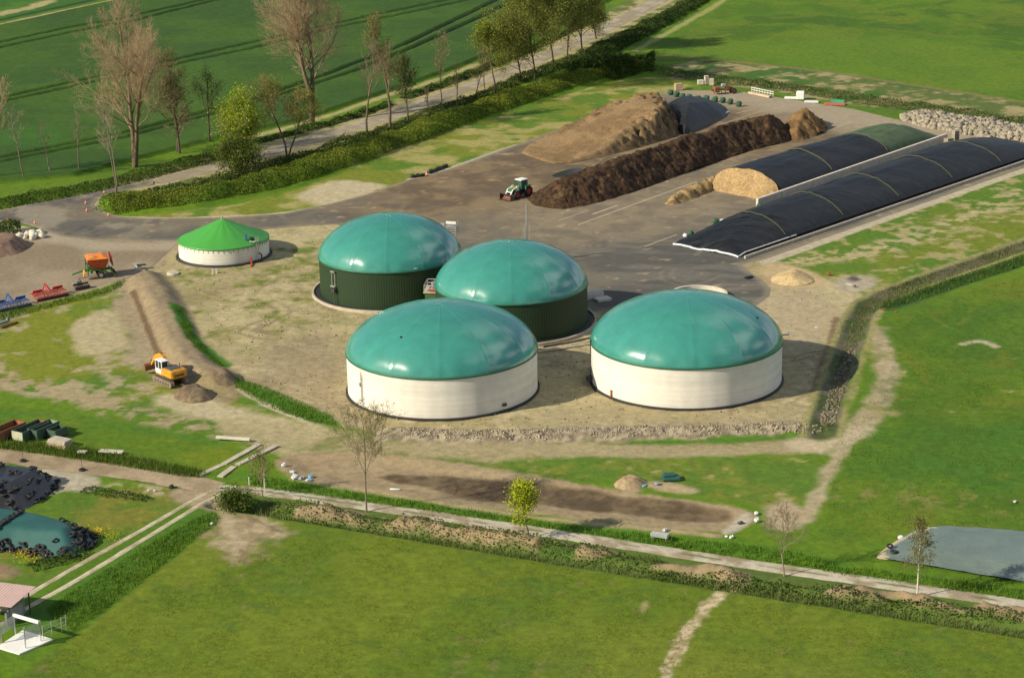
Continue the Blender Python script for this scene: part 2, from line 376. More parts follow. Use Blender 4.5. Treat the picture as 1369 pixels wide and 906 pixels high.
# road polygon is split: road loop (left) and yard
ROADP = YARD
def yardcol(x, y, d):
    c = lerp(ASPH, ASPHD, ss(.4, .62, fbm(x, y, 9, 4, 21)))
    yr = np.asarray(y)
    # fodder and manure trodden into the slabs around the heaps
    a = W(640, 280); b = W(960, 215)
    dd = pldist([W(620, 250), W(720, 235), W(800, 225), W(960, 180), W(1060, 160)], x, y, False, 80)
    n = fbm(x, y, 7, 5, 22)
    k = ss(34, 12, dd+(n-.5)*24); c = c*(1-k[:, None])+lerp((.215, .155, .085), (.125, .092, .058), ss(.35, .65, fbm(x, y, 4, 5, 23)))*k[:, None]
    dd = pldist([W(760, 300), W(880, 270), W(1000, 240)], x, y, False, 80)
    k = .8*ss(26, 8, dd+(n-.5)*16); c = c*(1-k[:, None])+lerp((.24, .195, .125), (.17, .14, .098), ss(.35, .65, fbm(x, y, 3, 5, 24)))*k[:, None]
    dd = pldist([W(970, 116), W(1060, 134), W(1200, 160), W(1369, 182)], x, y, False, 80)
    k = ss(22, 8, dd+(n-.5)*14); c = c*(1-k[:, None])+np.array((.31, .26, .18))*k[:, None]
    # dark fresh asphalt at the turning loop
    dd = pldist([W(860, 350), W(920, 372), W(990, 385)], x, y, False, 60)
    k = .85*ss(18, 8, dd+(n-.5)*10); c = c*(1-k[:, None])+lerp((.082, .081, .074), (.145, .135, .112), ss(.52, .68, fbm(x*.4+y*.3, y, 5, 4, 28)))*k[:, None]
    # pale dust on the lane junction at the left
    dd = pldist([W(0, 288), W(100, 285), W(160, 268)], x, y, False, 60)
    k = ss(30, 10, dd)*ss(.46, .6, fbm(x, y*.5, 4.5, 5, 25))*.75; c = c*(1-k[:, None])+np.array((.27, .235, .17))*k[:, None]
    k = ss(30, 10, dd)*ss(.6, .7, fbm(x+99, y*.45, 4.0, 4, 26))*.7; c = c*(1-k[:, None])+np.array((.065, .066, .066))*k[:, None]
    k = .5*ss(1.5, .2, d); c = c*(1-k[:, None])+np.array((.30, .26, .18))*k[:, None]
    for sd_, sc_, al in ((41, 17, .30), (42, 11, .22), (43, 24, .30)):
        tr_ = np.abs(fbm(x, y, sc_, 2, sd_)-.5); k = ss(.016, .006, np.abs(tr_-.03))*al*ss(.4, .6, fbm(x, y, 9, 2, sd_+5)); c = c*(1-k[:, None])+(np.array((.27, .225, .15)) if sd_ != 42 else np.array((.075, .068, .055)))*k[:, None]
    # spilled fodder crumbs
    k = ss(.76, .80, fbm(x, y, 1.8, 3, 27))*.6; c = c*(1-k[:, None])+np.array((.40, .31, .17))*k[:, None]
    return c
struct(sheet('road', YARD, M_road, yardcol, lambda x, y, d: 0*x+.05, .5)); SINK.append(YARD)

LOT = P([(-90, 318), (0, 318), (30, 314), (56, 309), (80, 312), (120, 317), (200, 319), (242, 320), (228, 334), (205, 356), (188, 366), (160, 374), (130, 383), (90, 395), (60, 403), (0, 417), (-90, 436)])
def lotcol(x, y, d):
    c = lerp((.30, .245, .165), (.225, .178, .115), ss(.38, .62, fbm(x, y*.6, 8, 5, 31)))
    k = ss(.55, .66, fbm(x, y*.35, 6, 4, 32))*.5; c = c*(1-k[:, None])+np.array((.17, .14, .10))*k[:, None]
    dd = pldist(P([(60, 314), (130, 330), (240, 330)]), x, y)
    k = ss(4, 1, dd)*.7; return c*(1-k[:, None])+np.array((.37, .315, .22))*k[:, None]
struct(sheet('gravel_lot', LOT, M_dirt, lotcol, lambda x, y, d: .035+0*x, .5)); SINK.append(LOT)

# lane between the crop field and the hedge ----------------------------------
LANE = P([(205, 243), (255, 232), (300, 221), (345, 208), (390, 195), (440, 180), (490, 165), (545, 146), (600, 126), (650, 108), (700, 88), (745, 68), (790, 48), (835, 25), (880, 2), (960, -42), (1080, -120)])
lanecol = lambda x, y, d: lerp((.37, .325, .24), (.27, .23, .155), ss(.4, .62, fbm(x, y, 3.5, 4, 33)+.12*(d > .7)))
def rib_struct(name, pts, wd, colf, m=M_dirt, **k):
    o, cl, wv = ribbon(name, pts, wd, m, colf, **k); struct(o)
    q = [tuple(v) for v in cl[::3]]; RIBS.append((q, float(np.mean(wv))/2)); return o
RIBS = []
rib_struct('lane', LANE, 5.0, lanecol)

# bottom track, its branch and trodden paths ----------------------------------
def trackcol(x, y, d):
    c = lerp((.36, .28, .18), (.27, .205, .125), ss(.4, .62, fbm(x, y, 3, 4, 34)))
    return c
rib_struct('track', P([(-120, 596), (0, 608), (100, 622), (190, 634), (255, 645), (290, 652)]), lambda t: 4.6-.6*t, trackcol, jag=.4)
def plates(x, y, d):
    c = lerp((.47, .42, .32), (.30, .245, .165), ss(.42, .6, fbm(x, y, 2.0, 5, 35)))
    k = ss(.75, .95, d)*ss(.42, .6, fbm(x, y, 4, 3, 36))*.9
    return c*(1-k[:, None])+np.array((.10, .13, .03))*k[:, None]
rib_struct('track', P([(285, 652), (330, 654), (400, 663), (490, 676), (600, 692), (700, 707), (850, 730), (1000, 754), (1100, 768), (1230, 787), (1369, 808), (1500, 828)]), 2.5, plates, jag=.18)
for q in ([(284, 655), (262, 666), (238, 680), (180, 714), (110, 752), (38, 794), (-40, 842)], [(296, 660), (270, 672), (228, 699), (160, 740), (98, 778), (35, 812), (-40, 862)]):
    rib_struct('wheel_track', P(q), .75, lambda x, y, d: lerp((.50, .45, .31), (.36, .31, .19), ss(.45, .65, fbm(x, y, 1.5, 3, 37))), jag=.1, nc=5)
PATHL = (lambda *a, **k: None)('path', P([(978, 783), (955, 799), (932, 826), (916, 848), (906, 868), (890, 900), (872, 945)]), 1.15, lambda x, y, d: lerp((.42, .34, .215), (.22, .185, .09), ss(.42, .62, fbm(x, y, .7, 4, 38))), jag=.45, z=.06)

# ------------------------------------------------------------------ ground sheet
def ground():
    ny = 1120; ys = 185+np.cumsum(np.linspace(.30, .82, ny)); nx = 620
    ys = np.r_[[-3000, -600, -100, 80, 150], ys, ys[-1]+np.cumsum(np.geomspace(1.5, 900, 34))]
    u = np.linspace(-1, 1, nx); u = np.r_[-60, -12, -4, -2, -1.35, -1.1, u, 1.1, 1.35, 2, 4, 12, 60]
    hw = np.clip(.245*np.hypot(ys, CAMZ)+16, 70, None)
    X = u[None, :]*hw[:, None]; Y = ys[:, None]*np.ones((1, len(u)))
    shp = X.shape; x = X.ravel(); y = Y.ravel()
    n15 = fbm(x, y, 16, 4, 1); n5 = fbm(x, y, 5, 4, 2); n2 = fbm(x, y, 1.6, 4, 3); n40 = fbm(x, y, 45, 3, 4)
    c = lerp(GL, GB, ss(.35, .65, n15))
    def mix(k, A, B=None, t=None):
        nonlocal c
        A = np.asarray(A, float)
        if B is not None: A = lerp(A, B, t)
        k = np.clip(k, 0, 1)[:, None]; c = c*(1-k)+A*k
    def poly(pts, soft, warp, sc=4, s=60, sm=1):
        q = smooth_poly(P(pts), sm); d = sdf(q, x, y)
        return ss(soft, -soft, d+(fbm(x, y, sc, 4, s)-.5)*2*warp)
    def line(pts, wd, soft, warp, sc=3, s=61, sm=2):
        d = pldist(smooth_line(P(pts), sm), x, y)
        return ss(wd/2+soft, wd/2-soft, d+(fbm(x, y, sc, 4, s)-.5)*2*warp)
    # --- far strip and crop field
    mix(poly([(-300, 93), (0, 30), (150, -3), (700, -122), (500, -180), (-300, -100)], 1, 0), (.035, .115, .012), (.06, .15, .012), ss(.4, .6, n15))
    mix(line([(-250, 88), (0, 33), (160, -1), (690, -117)], 2.6, .5, .5), STRAW, TAN2, n5)
    mix(line([(-250, 82), (0, 27), (150, -5), (690, -122)], 2.2, .6, .3), (.02, .05, .012))
    mix(line([(-100, 40), (0, 19), (40, 11), (62, 3)], 5, 1, 1.5), STRAW)
    d = sdf(CROPP, x, y); k = ss(.5, -.5, d)
    row = fbm(x*.35+y*.2, y, 9, 3, 71)
    mix(k, CROP, CROP2, ss(.35, .65, n15*.6+row*.4)); mix(k*ss(.62, .75, n40)*.5, (.03, .12, .012))
    t = np.full(x.shape, 40.0)
    for l in TRAM: t = np.minimum(t, pldist(l, x, y))
    mix(k*ss(.95, .5, t), (.035, .048, .016))
    # margins along the lane
    lm = pldist(LANE, x, y); mix(ss(9, 6.5, lm+(n5-.5)*3)*(1-k), (.105, .13, .03), STRAW, ss(.42, .62, n5))
    mix(ss(4.2, 3, lm+(n2-.5)*3)*(1-k), TAN, TAN2, n2)
    mix(line([(330, 186), (430, 158), (510, 130), (580, 109), (650, 82)], 2.2, .5, .9), STRAW)
    # --- upper right meadow
    mix(poly([(880, 75), (965, 5), (1060, -70), (1700, -70), (1700, 170), (1369, 136), (1240, 118), (1100, 96), (985, 84)], 1.5, 1), (.060, .135, .006), (.095, .170, .007), ss(.35, .65, n15*.6+n5*.4)); um = poly([(880, 75), (965, 5), (1060, -70), (1700, -70), (1700, 170), (1369, 136), (1240, 118), (1100, 96), (985, 84)], 1.5, 1); mix(um*ss(.50, .66, wf(x*.55+y*.25, y*.5-x*.2, 6, 5, 85))*.65, (.042, .098, .007)); mix(um*ss(.54, .68, wf(x, y, 9, 4, 86))*.5, (.125, .165, .012))
    mix(poly([(880, 75), (1100, 40), (1369, 60), (1369, 136), (1240, 118), (1100, 96), (985, 84)], 9, 8, 20)*.6, (.100, .180, .010))
    b = poly([(905, 82), (985, 82), (1100, 94), (1240, 116), (1369, 136), (1500, 156), (1500, 190), (1369, 166), (1220, 150), (1120, 138), (1010, 118), (930, 112), (885, 104)], .8, 1.2, 3)
    mix(b, (.085, .125, .025), (.30, .25, .12), ss(.44, .62, n5*.6+n2*.4)); mix(b*ss(.58, .66, fbm(x, y, 6, 3, 80)), (.05, .12, .015))
    mix(line([(890, 74), (985, 83), (1100, 95), (1240, 117), (1369, 137), (1480, 155)], 1.6, .5, .5), (.17, .15, .05))
    mix(line([(850, 68), (900, 40), (940, 18), (1000, -20)], 2.0, .5, .6), (.26, .27, .08))
    # --- verge under the hedge
    v = poly([(150, 290), (300, 278), (400, 252), (470, 226), (560, 192), (640, 164), (740, 132), (820, 108), (880, 102), (935, 112), (935, 122), (870, 128), (780, 161), (690, 195), (600, 227), (545, 242), (440, 275), (300, 292)], .6, .8)
    mix(v, (.155, .185, .018), (.30, .27, .09), ss(.45, .66, n5)); mix(v*ss(.55, .68, fbm(x, y, 7, 3, 81)), (.09, .165, .014))
    mix(poly([(392, 268), (412, 250), (450, 240), (500, 246), (520, 248), (490, 260), (440, 275)], 1, 1.6), TAN, PALE, n2)
    mix(line([(138, 290), (120, 274), (130, 262), (150, 255)], 2.2, .4, .4), PALE); mix(line([(135, 287), (160, 292), (240, 293), (380, 287), (440, 274), (500, 257)], 2.0, .4, .5), PALE, TAN, n2)
    mix(line([(548, 240), (600, 226), (690, 194)], 1.2, .3, .2), (.42, .38, .29))
    # --- left edge bits
    mix(poly([(-60, 302), (20, 299), (62, 312), (40, 318), (0, 318), (-60, 325)], .5, .5), TAN, PALE, n2)
    # --- bare plant area
    pl = poly([(225, 330), (300, 308), (455, 290), (600, 280), (900, 300), (1024, 330), (1060, 352), (1110, 376), (1150, 388), (1160, 398), (1140, 430), (1118, 490), (1102, 540), (1094, 572), (950, 578), (830, 580), (620, 585), (520, 585), (455, 566), (390, 540), (318, 508), (268, 470), (245, 420), (215, 385), (196, 366)], .8, 1.2)
    mix(pl, TAN, TAN2, ss(.36, .66, n5*.6+n15*.4)); mix(pl*ss(.5, .66, n2*.6+n5*.4)*.6, (.47, .395, .25)); mix(pl*ss(.56, .7, fbm(x, y, 9, 5, 90))*.6, (.25, .195, .11))
    for sd_, sc_, al in ((45, 15, .7), (46, 22, .6), (47, 10, .5)):
        tr_ = np.abs(fbm(x, y, sc_, 2, sd_)-.5); mix(pl*ss(.020, .008, np.abs(tr_-.035)+(n2-.5)*.01)*al*ss(.42, .58, fbm(x, y, 12, 2, sd_+5)), (.20, .155, .09) if sd_ != 46 else (.46, .39, .24))
    gl = poly([(200, 365), (250, 345), (440, 300), (440, 380), (420, 420), (470, 470), (400, 480), (300, 470), (260, 440)], 4, 5, 8)
    mix(pl*gl*ss(.44, .62, n5*.5+n2*.5), (.20, .20, .055)); mix(pl*gl*ss(.58, .70, n5*.4+n2*.6)*.8, (.09, .14, .022))
    mix(pl*poly([(330, 470), (460, 430), (460, 540), (520, 580), (400, 540)], 3, 3)*.7, (.25, .19, .115), (.32, .25, .155), n2)
    mix(pl*poly([(840, 530), (1000, 555), (1060, 540), (1060, 570), (840, 575), (720, 575), (680, 560)], 2, 3)*.8, (.27, .225, .11), (.38, .32, .19), n5)
    mix(pl*poly([(1010, 400), (1040, 380), (1120, 400), (1110, 450), (1060, 470), (1040, 450)], 3, 3), (.40, .33, .205), (.34, .27, .165), n5)
    mix(poly([(1010, 350), (1050, 352), (1100, 368), (1110, 378), (1060, 385), (1030, 382)], 1.5, 1.5), SAND, (.42, .32, .18), n2)
    mix(line([(1118, 425), (1105, 470), (1085, 530)], .9, .3, .3), SOIL)
    lotm = sdf(LOT, x, y); mix(ss(1.2, .2, lotm+(n2-.5)*2), (.33, .27, .175))
    # --- left meadow
    lm2 = poly([(-80, 440), (60, 408), (150, 384), (190, 378), (212, 400), (226, 440), (242, 478), (262, 510), (330, 545), (455, 575), (440, 600), (380, 598), (330, 596), (250, 572), (120, 540), (-80, 510)], 1, 1.5)
    mix(lm2, (.165, .19, .014), (.075, .155, .012), ss(.4, .6, n15)); mix(lm2*ss(.50, .60, n5*.5+n2*.25+n15*.25), (.325, .275, .155))
    mix(poly([(92, 430), (130, 415), (165, 420), (180, 460), (150, 474), (120, 478), (98, 470)], 1, 2), (.37, .31, .19), TAN, n2)
    mix(poly([(150, 395), (196, 382), (215, 410), (235, 470), (215, 505), (180, 490), (165, 440)], 1.2, 1.5), (.28, .215, .13), (.33, .27, .165), n5)
    bd = pldist(BERM, x, y); mix(ss(4.6, 3.4, bd+(n2-.5)), (.29, .225, .135), (.24, .185, .11), n2)
    mix(line([(178, 392), (190, 420), (206, 462), (215, 480)], .9, .25, .2), SOILD)
    mix(line([(236, 415), (250, 445), (270, 470), (300, 488)], 2.4, .4, .6), (.05, .155, .01))
    mix(poly([(300, 505), (330, 508), (400, 535), (452, 560), (448, 572), (400, 560), (340, 535)], .8, .8), (.04, .13, .012), (.075, .18, .012), n2)
    mix(line([(318, 520), (380, 552), (470, 590)], .9, .3, .3), PALE)
    mix(poly([(225, 515), (300, 505), (325, 520), (300, 545), (250, 540)], 1, 1.5), SOIL, TAN2, n2)
    mix(line([(230, 535), (330, 560), (400, 580), (470, 590)], 6, 1.5, 2), TAN, PALE, n5)
    sw = line([(0, 505), (80, 525), (180, 552), (280, 575), (360, 592)], 5, 1.5, 2.5); mix(sw*ss(.42, .56, n2), (.31, .25, .14))
    lush = poly([(-80, 535), (60, 545), (180, 565), (290, 590), (335, 602), (290, 636), (200, 628), (100, 613), (0, 600), (-80, 592)], 1, 1.5); mix(lush, (.076, .150, .007), (.125, .178, .007), ss(.4, .62, n15))
    mix(line([(0, 548), (120, 560), (290, 592)], 3, 1, 1)*.6, (.055, .145, .010))
    mix(poly([(270, 562), (330, 560), (440, 570), (480, 600), (380, 612), (340, 600)], 1, 1.5)*.9, TAN, (.26, .22, .12), n5)
    # --- band between scarp and basin
    bd2 = poly([(380, 600), (450, 572), (525, 585), (700, 588), (900, 583), (1095, 577), (1120, 590), (1080, 605), (900, 612), (760, 612), (690, 622), (560, 612), (450, 604)], 1.2, 1.5)
    mix(bd2, (.33, .28, .15), (.25, .22, .10), ss(.38, .6, n5)); mix(bd2*ss(.52, .64, n2*.5+n15*.5)*.7, (.13, .16, .03))
    sd_ = pldist(SCARP, x, y); mix(ss(3.2, 2.2, sd_+(n2-.5)*2), (.36, .30, .20), (.19, .155, .105), ss(.4, .6, fbm(x, y, .8, 3, 83)))
    mix(line([(960, 590), (1030, 586), (1095, 580)], 2.0, .6, .8), (.055, .15, .012)); mix(line([(850, 592), (960, 589), (1060, 583), (1095, 578)], 1.8, .6, 1.0), (.075, .165, .012))
    lw = poly([(640, 618), (760, 612), (900, 615), (1080, 606), (1100, 640), (1070, 690), (1000, 672), (900, 655), (800, 640), (700, 628)], 1.2, 2); mix(lw, (.085, .16, .014), (.15, .18, .022), ss(.4, .62, n5)); mix(lw*ss(.58, .68, n5*.5+n2*.5)*.8, STRAW)
    mix(line([(480, 597), (700, 600), (900, 604), (1060, 598), (1120, 588)], 3.6, 1, 1.2), (.35, .29, .165), (.28, .235, .125), n5)
    mix(line([(1120, 588), (1150, 575), (1172, 548), (1186, 510), (1182, 470), (1168, 440)], 3.4, .7, 1.3), (.39, .325, .20), (.28, .235, .13), n2)
    mix(poly([(1040, 590), (1130, 572), (1165, 568), (1150, 590), (1110, 606), (1060, 604)], 1, 1.2), (.43, .36, .23))
    mix(line([(1130, 590), (1112, 625), (1096, 660), (1075, 695)], 2.0, .6, .9), (.40, .34, .22), (.30, .25, .13), n2)
    mix(poly([(1010, 680), (1060, 666), (1082, 690), (1060, 712), (1030, 706)], 1, 1.6), (.33, .25, .14), (.40, .34, .22), n2)
    mix(line([(1172, 548), (1210, 556), (1270, 560), (1340, 565)], 2.4, .8, 1.2), (.26, .23, .09), STRAW, n2)
    # --- right side
    rs = poly([(1000, 352), (1200, 288), (1369, 226), (1500, 180), (1500, 280), (1369, 322), (1260, 358), (1195, 384), (1155, 398), (1105, 368), (1060, 352)], .8, 1)
    mix(rs, (.135, .175, .014), (.08, .16, .012), ss(.4, .6, n15)); mix(rs*ss(.52, .64, n5*.5+n2*.5), (.30, .26, .11))
    mix(rs*line([(1060, 350), (1200, 330), (1369, 258)], 6, 2, 3)*ss(.4, .55, n2), (.36, .31, .16))
    mix(line([(1024, 350), (1200, 287), (1369, 228), (1480, 190)], 2.2, .3, .2), (.42, .36, .26))
    mix(poly([(1110, 378), (1140, 366), (1180, 370), (1165, 388), (1130, 392)], 1, 1), (.38, .34, .25), (.33, .28, .19), n2)
    mix(ss(1.6, .4, np.hypot(x-W(1142, 372)[0], (y-W(1142, 372)[1])*.6)+(n2-.5)*1.5), (.10, .085, .08))
    dd = pldist(DITCH, x, y); mix(ss(3.2, 2.4, dd+(n2-.5)), STRAW, (.15, .16, .045), n2); mix(ss(2.2, 1.5, dd+(n2-.5)), (.06, .085, .025), (.13, .12, .075), ss(.4, .6, n5))
    dd = pldist(DITCH2, x, y); mix(ss(2.4, 1.4, dd+(n2-.5)), (.035, .085, .015))
    rf = poly([(1120, 545), (1150, 460), (1185, 425), (1260, 396), (1369, 362), (1600, 290), (1600, 800), (1369, 712), (1235, 702), (1195, 720), (1090, 740), (1095, 690), (1130, 620), (1170, 570)], 1, 1.5)
    mix(rf*(1-line([(1150, 575), (1186, 510), (1168, 440)], 8, 2, 3)), (.068, .140, .007), (.105, .172, .008), ss(.35, .65, n15*.6+n5*.4))
    mix(rf*poly([(1180, 580), (1369, 555), (1500, 560), (1500, 660), (1300, 660), (1150, 630)], 4, 4)*.7, (.048, .135, .012)); mix(rf*poly([(1250, 420), (1369, 390), (1500, 350), (1500, 480), (1369, 510), (1280, 500)], 5, 5)*.35, (.045, .13, .016))
    mix(rf*ss(.50, .66, wf(x*.55+y*.25, y*.5-x*.2, 5, 5, 87))*.4, (.048, .105, .007)); mix(rf*ss(.56, .68, wf(x, y, 7, 4, 88))*.45, (.14, .165, .014))
    mix(rf*ss(.62, .72, n5*.4+n15*.3+n2*.3)*poly([(1150, 440), (1369, 440), (1369, 560), (1150, 560)], 5, 3)*.9, STRAW)
    mix(line([(1285, 460), (1310, 455), (1330, 463)], 1.2, .5, .8), PALE); mix(rf*line([(1090, 655), (1200, 665), (1369, 680)], 5, 2, 3)*ss(.5, .6, n2)*.7, (.19, .18, .05))
    mix(line([(1030, 545), (1060, 560), (1170, 440)], .1, .2, .1)*0, TAN)
    # --- basin
    bs = sdf(BASIN, x, y); mix(ss(.8, -.2, bs+(n2-.5)*1.2), (.275, .205, .115), (.34, .265, .155), n5)
    ms = sdf(MUD, x, y); mix(ss(.6, -.6, ms+(n5-.5)*2.2), (.090, .064, .036), (.15, .108, .060), ss(.42, .6, n2*.5+n5*.5)); mix(poly([(590, 655), (600, 640), (700, 655), (690, 668), (610, 664)], 1.2, 1.5)*.5, SOILD)
    mix(poly([(985, 690), (1003, 684), (1008, 694), (985, 712), (960, 714)], .4, .3), (.40, .36, .27))
    mix(line([(390, 640), (520, 661), (700, 690), (880, 708), (960, 716)], 1.0, .4, .5), (.35, .27, .155))
    gb = line([(330, 636), (390, 650), (520, 672), (700, 700), (880, 722), (1020, 735), (1120, 757)], 3.2, .8, 1.0); mix(gb, (.06, .165, .010), (.095, .195, .012), n5)
    mix(poly([(845, 650), (880, 643), (930, 650), (935, 660), (890, 656)], .6, 1), (.37, .29, .17)); mix(poly([(815, 655), (840, 640), (862, 648), (855, 660)], .5, .8), (.33, .25, .15))
    # --- strip between track and bottom field
    st = poly([(300, 660), (400, 668), (600, 698), (850, 738), (1100, 775), (1369, 815), (1500, 834), (1500, 862), (1369, 842), (1100, 800), (850, 764), (600, 722), (400, 688), (300, 678)], .6, .6)
    mix(st, (.06, .12, .016), (.11, .14, .03), n5); sp = pldist(SPOIL, x, y); mix(ss(1.7, .8, sp+(n2-.5))*ss(.44, .52, fbm(x, y, 5, 2, 8)+(n2-.5)*.2), (.31, .23, .135), (.21, .16, .09), n2)
    # --- bottom meadow
    bf = poly([(-80, 985), (30, 897), (80, 866), (180, 790), (270, 716), (300, 697), (350, 692), (480, 708), (700, 745), (980, 790), (1200, 824), (1369, 852), (1600, 890), (1600, 1100), (-80, 1100)], .4, .3)
    mix(bf, (.130, .172, .011), (.094, .148, .008), ss(.35, .65, n15*.6+n5*.4)); mix(bf*ss(.54, .68, fbm(x, y, 2.6, 5, 84)*.6+n15*.4)*.7, (.075, .135, .012)); mix(bf*ss(.56, .7, n40)*.5, (.155, .185, .02))
    mix(bf*ss(.66, .70, n2*.6+n15*.4)*.5, (.17, .155, .05))
    mix(poly([(278, 700), (300, 682), (352, 684), (385, 706), (360, 735), (318, 756), (296, 750), (294, 725)], 1.8, 3.2, 2.5), (.37, .295, .18), (.27, .21, .12), ss(.4, .6, n2))
    for q in ([(290, 665), (306, 700), (330, 750)], [(292, 664), (330, 690), (378, 712)]): mix(line(q, .5, .2, .5), (.20, .155, .085)); 
    mix(line([(285, 660), (300, 690), (318, 730)], 1.2, .5, .4), (.37, .30, .19)); mix(poly([(258, 648), (296, 650), (310, 664), (300, 690), (275, 684), (240, 668)], 1, .8), (.34, .265, .16))
    mix(poly([(852, 812), (862, 800), (870, 806), (860, 818)], .4, .6), STRAW)
    pq = ss(1.0, .25, pldist(smooth_line(P([(982, 781), (955, 799), (932, 826), (916, 848), (906, 868), (890, 900), (872, 945)]), 2), x, y)+(fbm(x, y, 1.0, 4, 38)-.5)*1.5); mix(pq, (.50, .41, .26), (.30, .25, .12), ss(.4, .6, fbm(x, y, .7, 3, 39)))
    # --- corner with heaps and shed
    co = poly([(-80, 640), (60, 655), (220, 650), (255, 660), (150, 725), (40, 790), (-80, 830)], 1, 1); mix(co, (.085, .155, .012), (.16, .165, .022), ss(.42, .62, n5)); 
    mix(poly([(15, 650), (30, 620), (100, 628), (135, 640), (132, 658), (90, 656), (70, 662)], .6, 1.4), (.44, .40, .30), (.33, .28, .19), n2); mix(poly([(-60, 625), (10, 620), (18, 634), (0, 648), (-60, 650)], .5, .5), (.30, .28, .27))
    mix(poly([(120, 650), (170, 645), (240, 655), (240, 660), (160, 660)], .8, 1.5)*ss(.45, .6, n2), (.36, .30, .18)); mix(poly([(-60, 752), (20, 752), (36, 770), (-60, 778)], .8, 1), (.22, .16, .09))
    mix(poly([(225, 655), (258, 648), (258, 664), (240, 672), (232, 668)], .6, .6), (.30, .235, .145))
    mix(line([(60, 780), (120, 745), (240, 675)], .9, .3, .2), (.12, .17, .02)); mix(line([(45, 830), (150, 770), (270, 690)], 4.2, .8, .5), (.05, .135, .010), (.075, .165, .012), n2)
    # --- height
    H = height(x, y); H0 = height(x, y, False)
    for q in SINK:
        sq = sdf(q, x, y); k = ss(.3, 3.0, sq); H = H*k+.012*(1-k)-.14*ss(-.5, -1.6, sq)
    for q, hw_ in RIBS:
        dq = pldist(q, x, y); k = ss(hw_+1.6, hw_+.3, dq); H = H*(1-k)+(H0-.02)*k-.1*ss(hw_-.05, hw_-.5, dq)
    far = ss(700, 1000, np.hypot(x, y-300)); H = H*(1-far)
    idx = np.arange(len(x)).reshape(shp)
    f = np.stack([idx[:-1, :-1], idx[:-1, 1:], idx[1:, 1:], idx[1:, :-1]], -1).reshape(-1, 4)
    struct(npmesh('ground', np.stack([x, y, H], 1), f, M_ground, None, c, True))
ground()
# ------------------------------------------------------------------ materials for things
M_dome = mat('teal_membrane', (.046, .245, .195), rough=.20, var=.12, vs=.45, bump=.003, bs=.6, coat=.2, spec=.85)
M_white = mat('white_concrete', (.70, .67, .59), rough=.75, var=.07, vs=.7)
def banded(m, s_, rz=0, lo=.9, hi=1.04):
    n = m.node_tree.nodes; l = m.node_tree.links; b = n['Principled BSDF']; src = b.inputs['Base Color'].links[0].from_socket
    t = n.new('ShaderNodeTexCoord'); mp_ = n.new('ShaderNodeMapping'); mp_.inputs['Scale'].default_value = s_; mp_.inputs['Rotation'].default_value = (0, 0, rz); z = n.new('ShaderNodeTexNoise'); z.inputs['Scale'].default_value = 1; z.inputs['Detail'].default_value = 4
    r = n.new('ShaderNodeMapRange'); r.inputs['From Min'].default_value = .35; r.inputs['From Max'].default_value = .65; r.inputs['To Min'].default_value = lo; r.inputs['To Max'].default_value = hi
    v = n.new('ShaderNodeVectorMath'); v.operation = 'SCALE'; l.new(t.outputs['Object'], mp_.inputs[0]); l.new(mp_.outputs[0], z.inputs[0]); l.new(z.outputs[0], r.inputs[0])
    l.new(src, v.inputs[0]); l.new(r.outputs[0], v.inputs['Scale']); l.new(v.outputs[0], b.inputs['Base Color'])
banded(M_white, (.06, .06, 2.2))
M_green = mat('dark_green_cladding', (.012, .035, .010), rough=.55, var=.1, vs=.5)
M_rimg = mat('teal_rim', (.015, .11, .06), rough=.5)
M_cone = mat('bright_green_membrane', (.06, .31, .045), rough=.5, var=.06, vs=.4, coat=.05)
M_dark = mat('bitumen', (.022, .021, .021), rough=.7)
M_conc = mat('concrete', (.44, .39, .30), rough=.9, var=.2, vs=1.4, bump=.02)
M_concp = mat('pale_concrete', (.58, .53, .43), rough=.9, var=.15, vs=1.0, bump=.02)
M_galv = mat('galvanised_steel', (.50, .50, .48), rough=.45, metal=.6)
M_steel = mat('dark_steel', (.06, .06, .06), rough=.5, metal=.3)
M_black = mat('black_rubber', (.016, .016, .017), rough=.7)
M_orangep = mat('orange_pipe', (.42, .10, .02), rough=.5)
M_redp = mat('red_plastic', (.45, .05, .03), rough=.5)
M_whitep = mat('white_paint', (.78, .77, .72), rough=.5, var=.06)
M_cone_o = mat('cone_orange', (.80, .13, .04), rough=.5)
M_glass = mat('dark_glass', (.03, .04, .05), rough=.08, spec=.7)
M_yel = mat('excavator_yellow', (.60, .28, .02), rough=.5, var=.28, vs=1.6, coat=.05)
M_rust = mat('rust', (.21, .085, .035), rough=.85, var=.35, vs=3)
M_red = mat('implement_red', (.50, .035, .035), rough=.55, var=.3, vs=2.5)
M_blue = mat('implement_blue', (.03, .11, .34), rough=.55, var=.3, vs=2.5)
M_igreen = mat('implement_green', (.022, .15, .03), rough=.55, var=.3, vs=2.5)
M_iorange = mat('implement_orange', (.75, .22, .03), rough=.5, var=.1)
M_tgreen = mat('tractor_green', (.045, .16, .09), rough=.35, coat=.3)
M_lime = mat('lime', (.42, .45, .03), rough=.5)
M_grime = mat('grimy_steel', (.10, .08, .06), rough=.7, var=.4)
M_film = mat('white_film', (.68, .70, .70), rough=.4, var=.12, vs=3, bump=.05)
M_bluef = mat('blue_film', (.14, .40, .55), rough=.4)
M_net = mat('black_silage_net', (.016, .0175, .019), rough=.5, var=.35, vs=.8, bump=.04, bs=3, spec=.3)
M_netg = mat('green_silage_net', (.060, .098, .042), rough=.75, var=.2, vs=.7, bump=.03)
M_teal = mat('teal_sheet', (.024, .098, .086), rough=.5, var=.12, vs=.6, bump=.03, bs=1.5)
M_bag = mat('green_gravel_bag', (.035, .095, .048), rough=.85, var=.25, vs=3)
M_bagl = mat('olive_gravel_bag', (.082, .087, .046), rough=.9, var=.25, vs=3)
M_pink = mat('faded_pink_sheet', (.60, .42, .37), rough=.6, var=.08, vs=1)
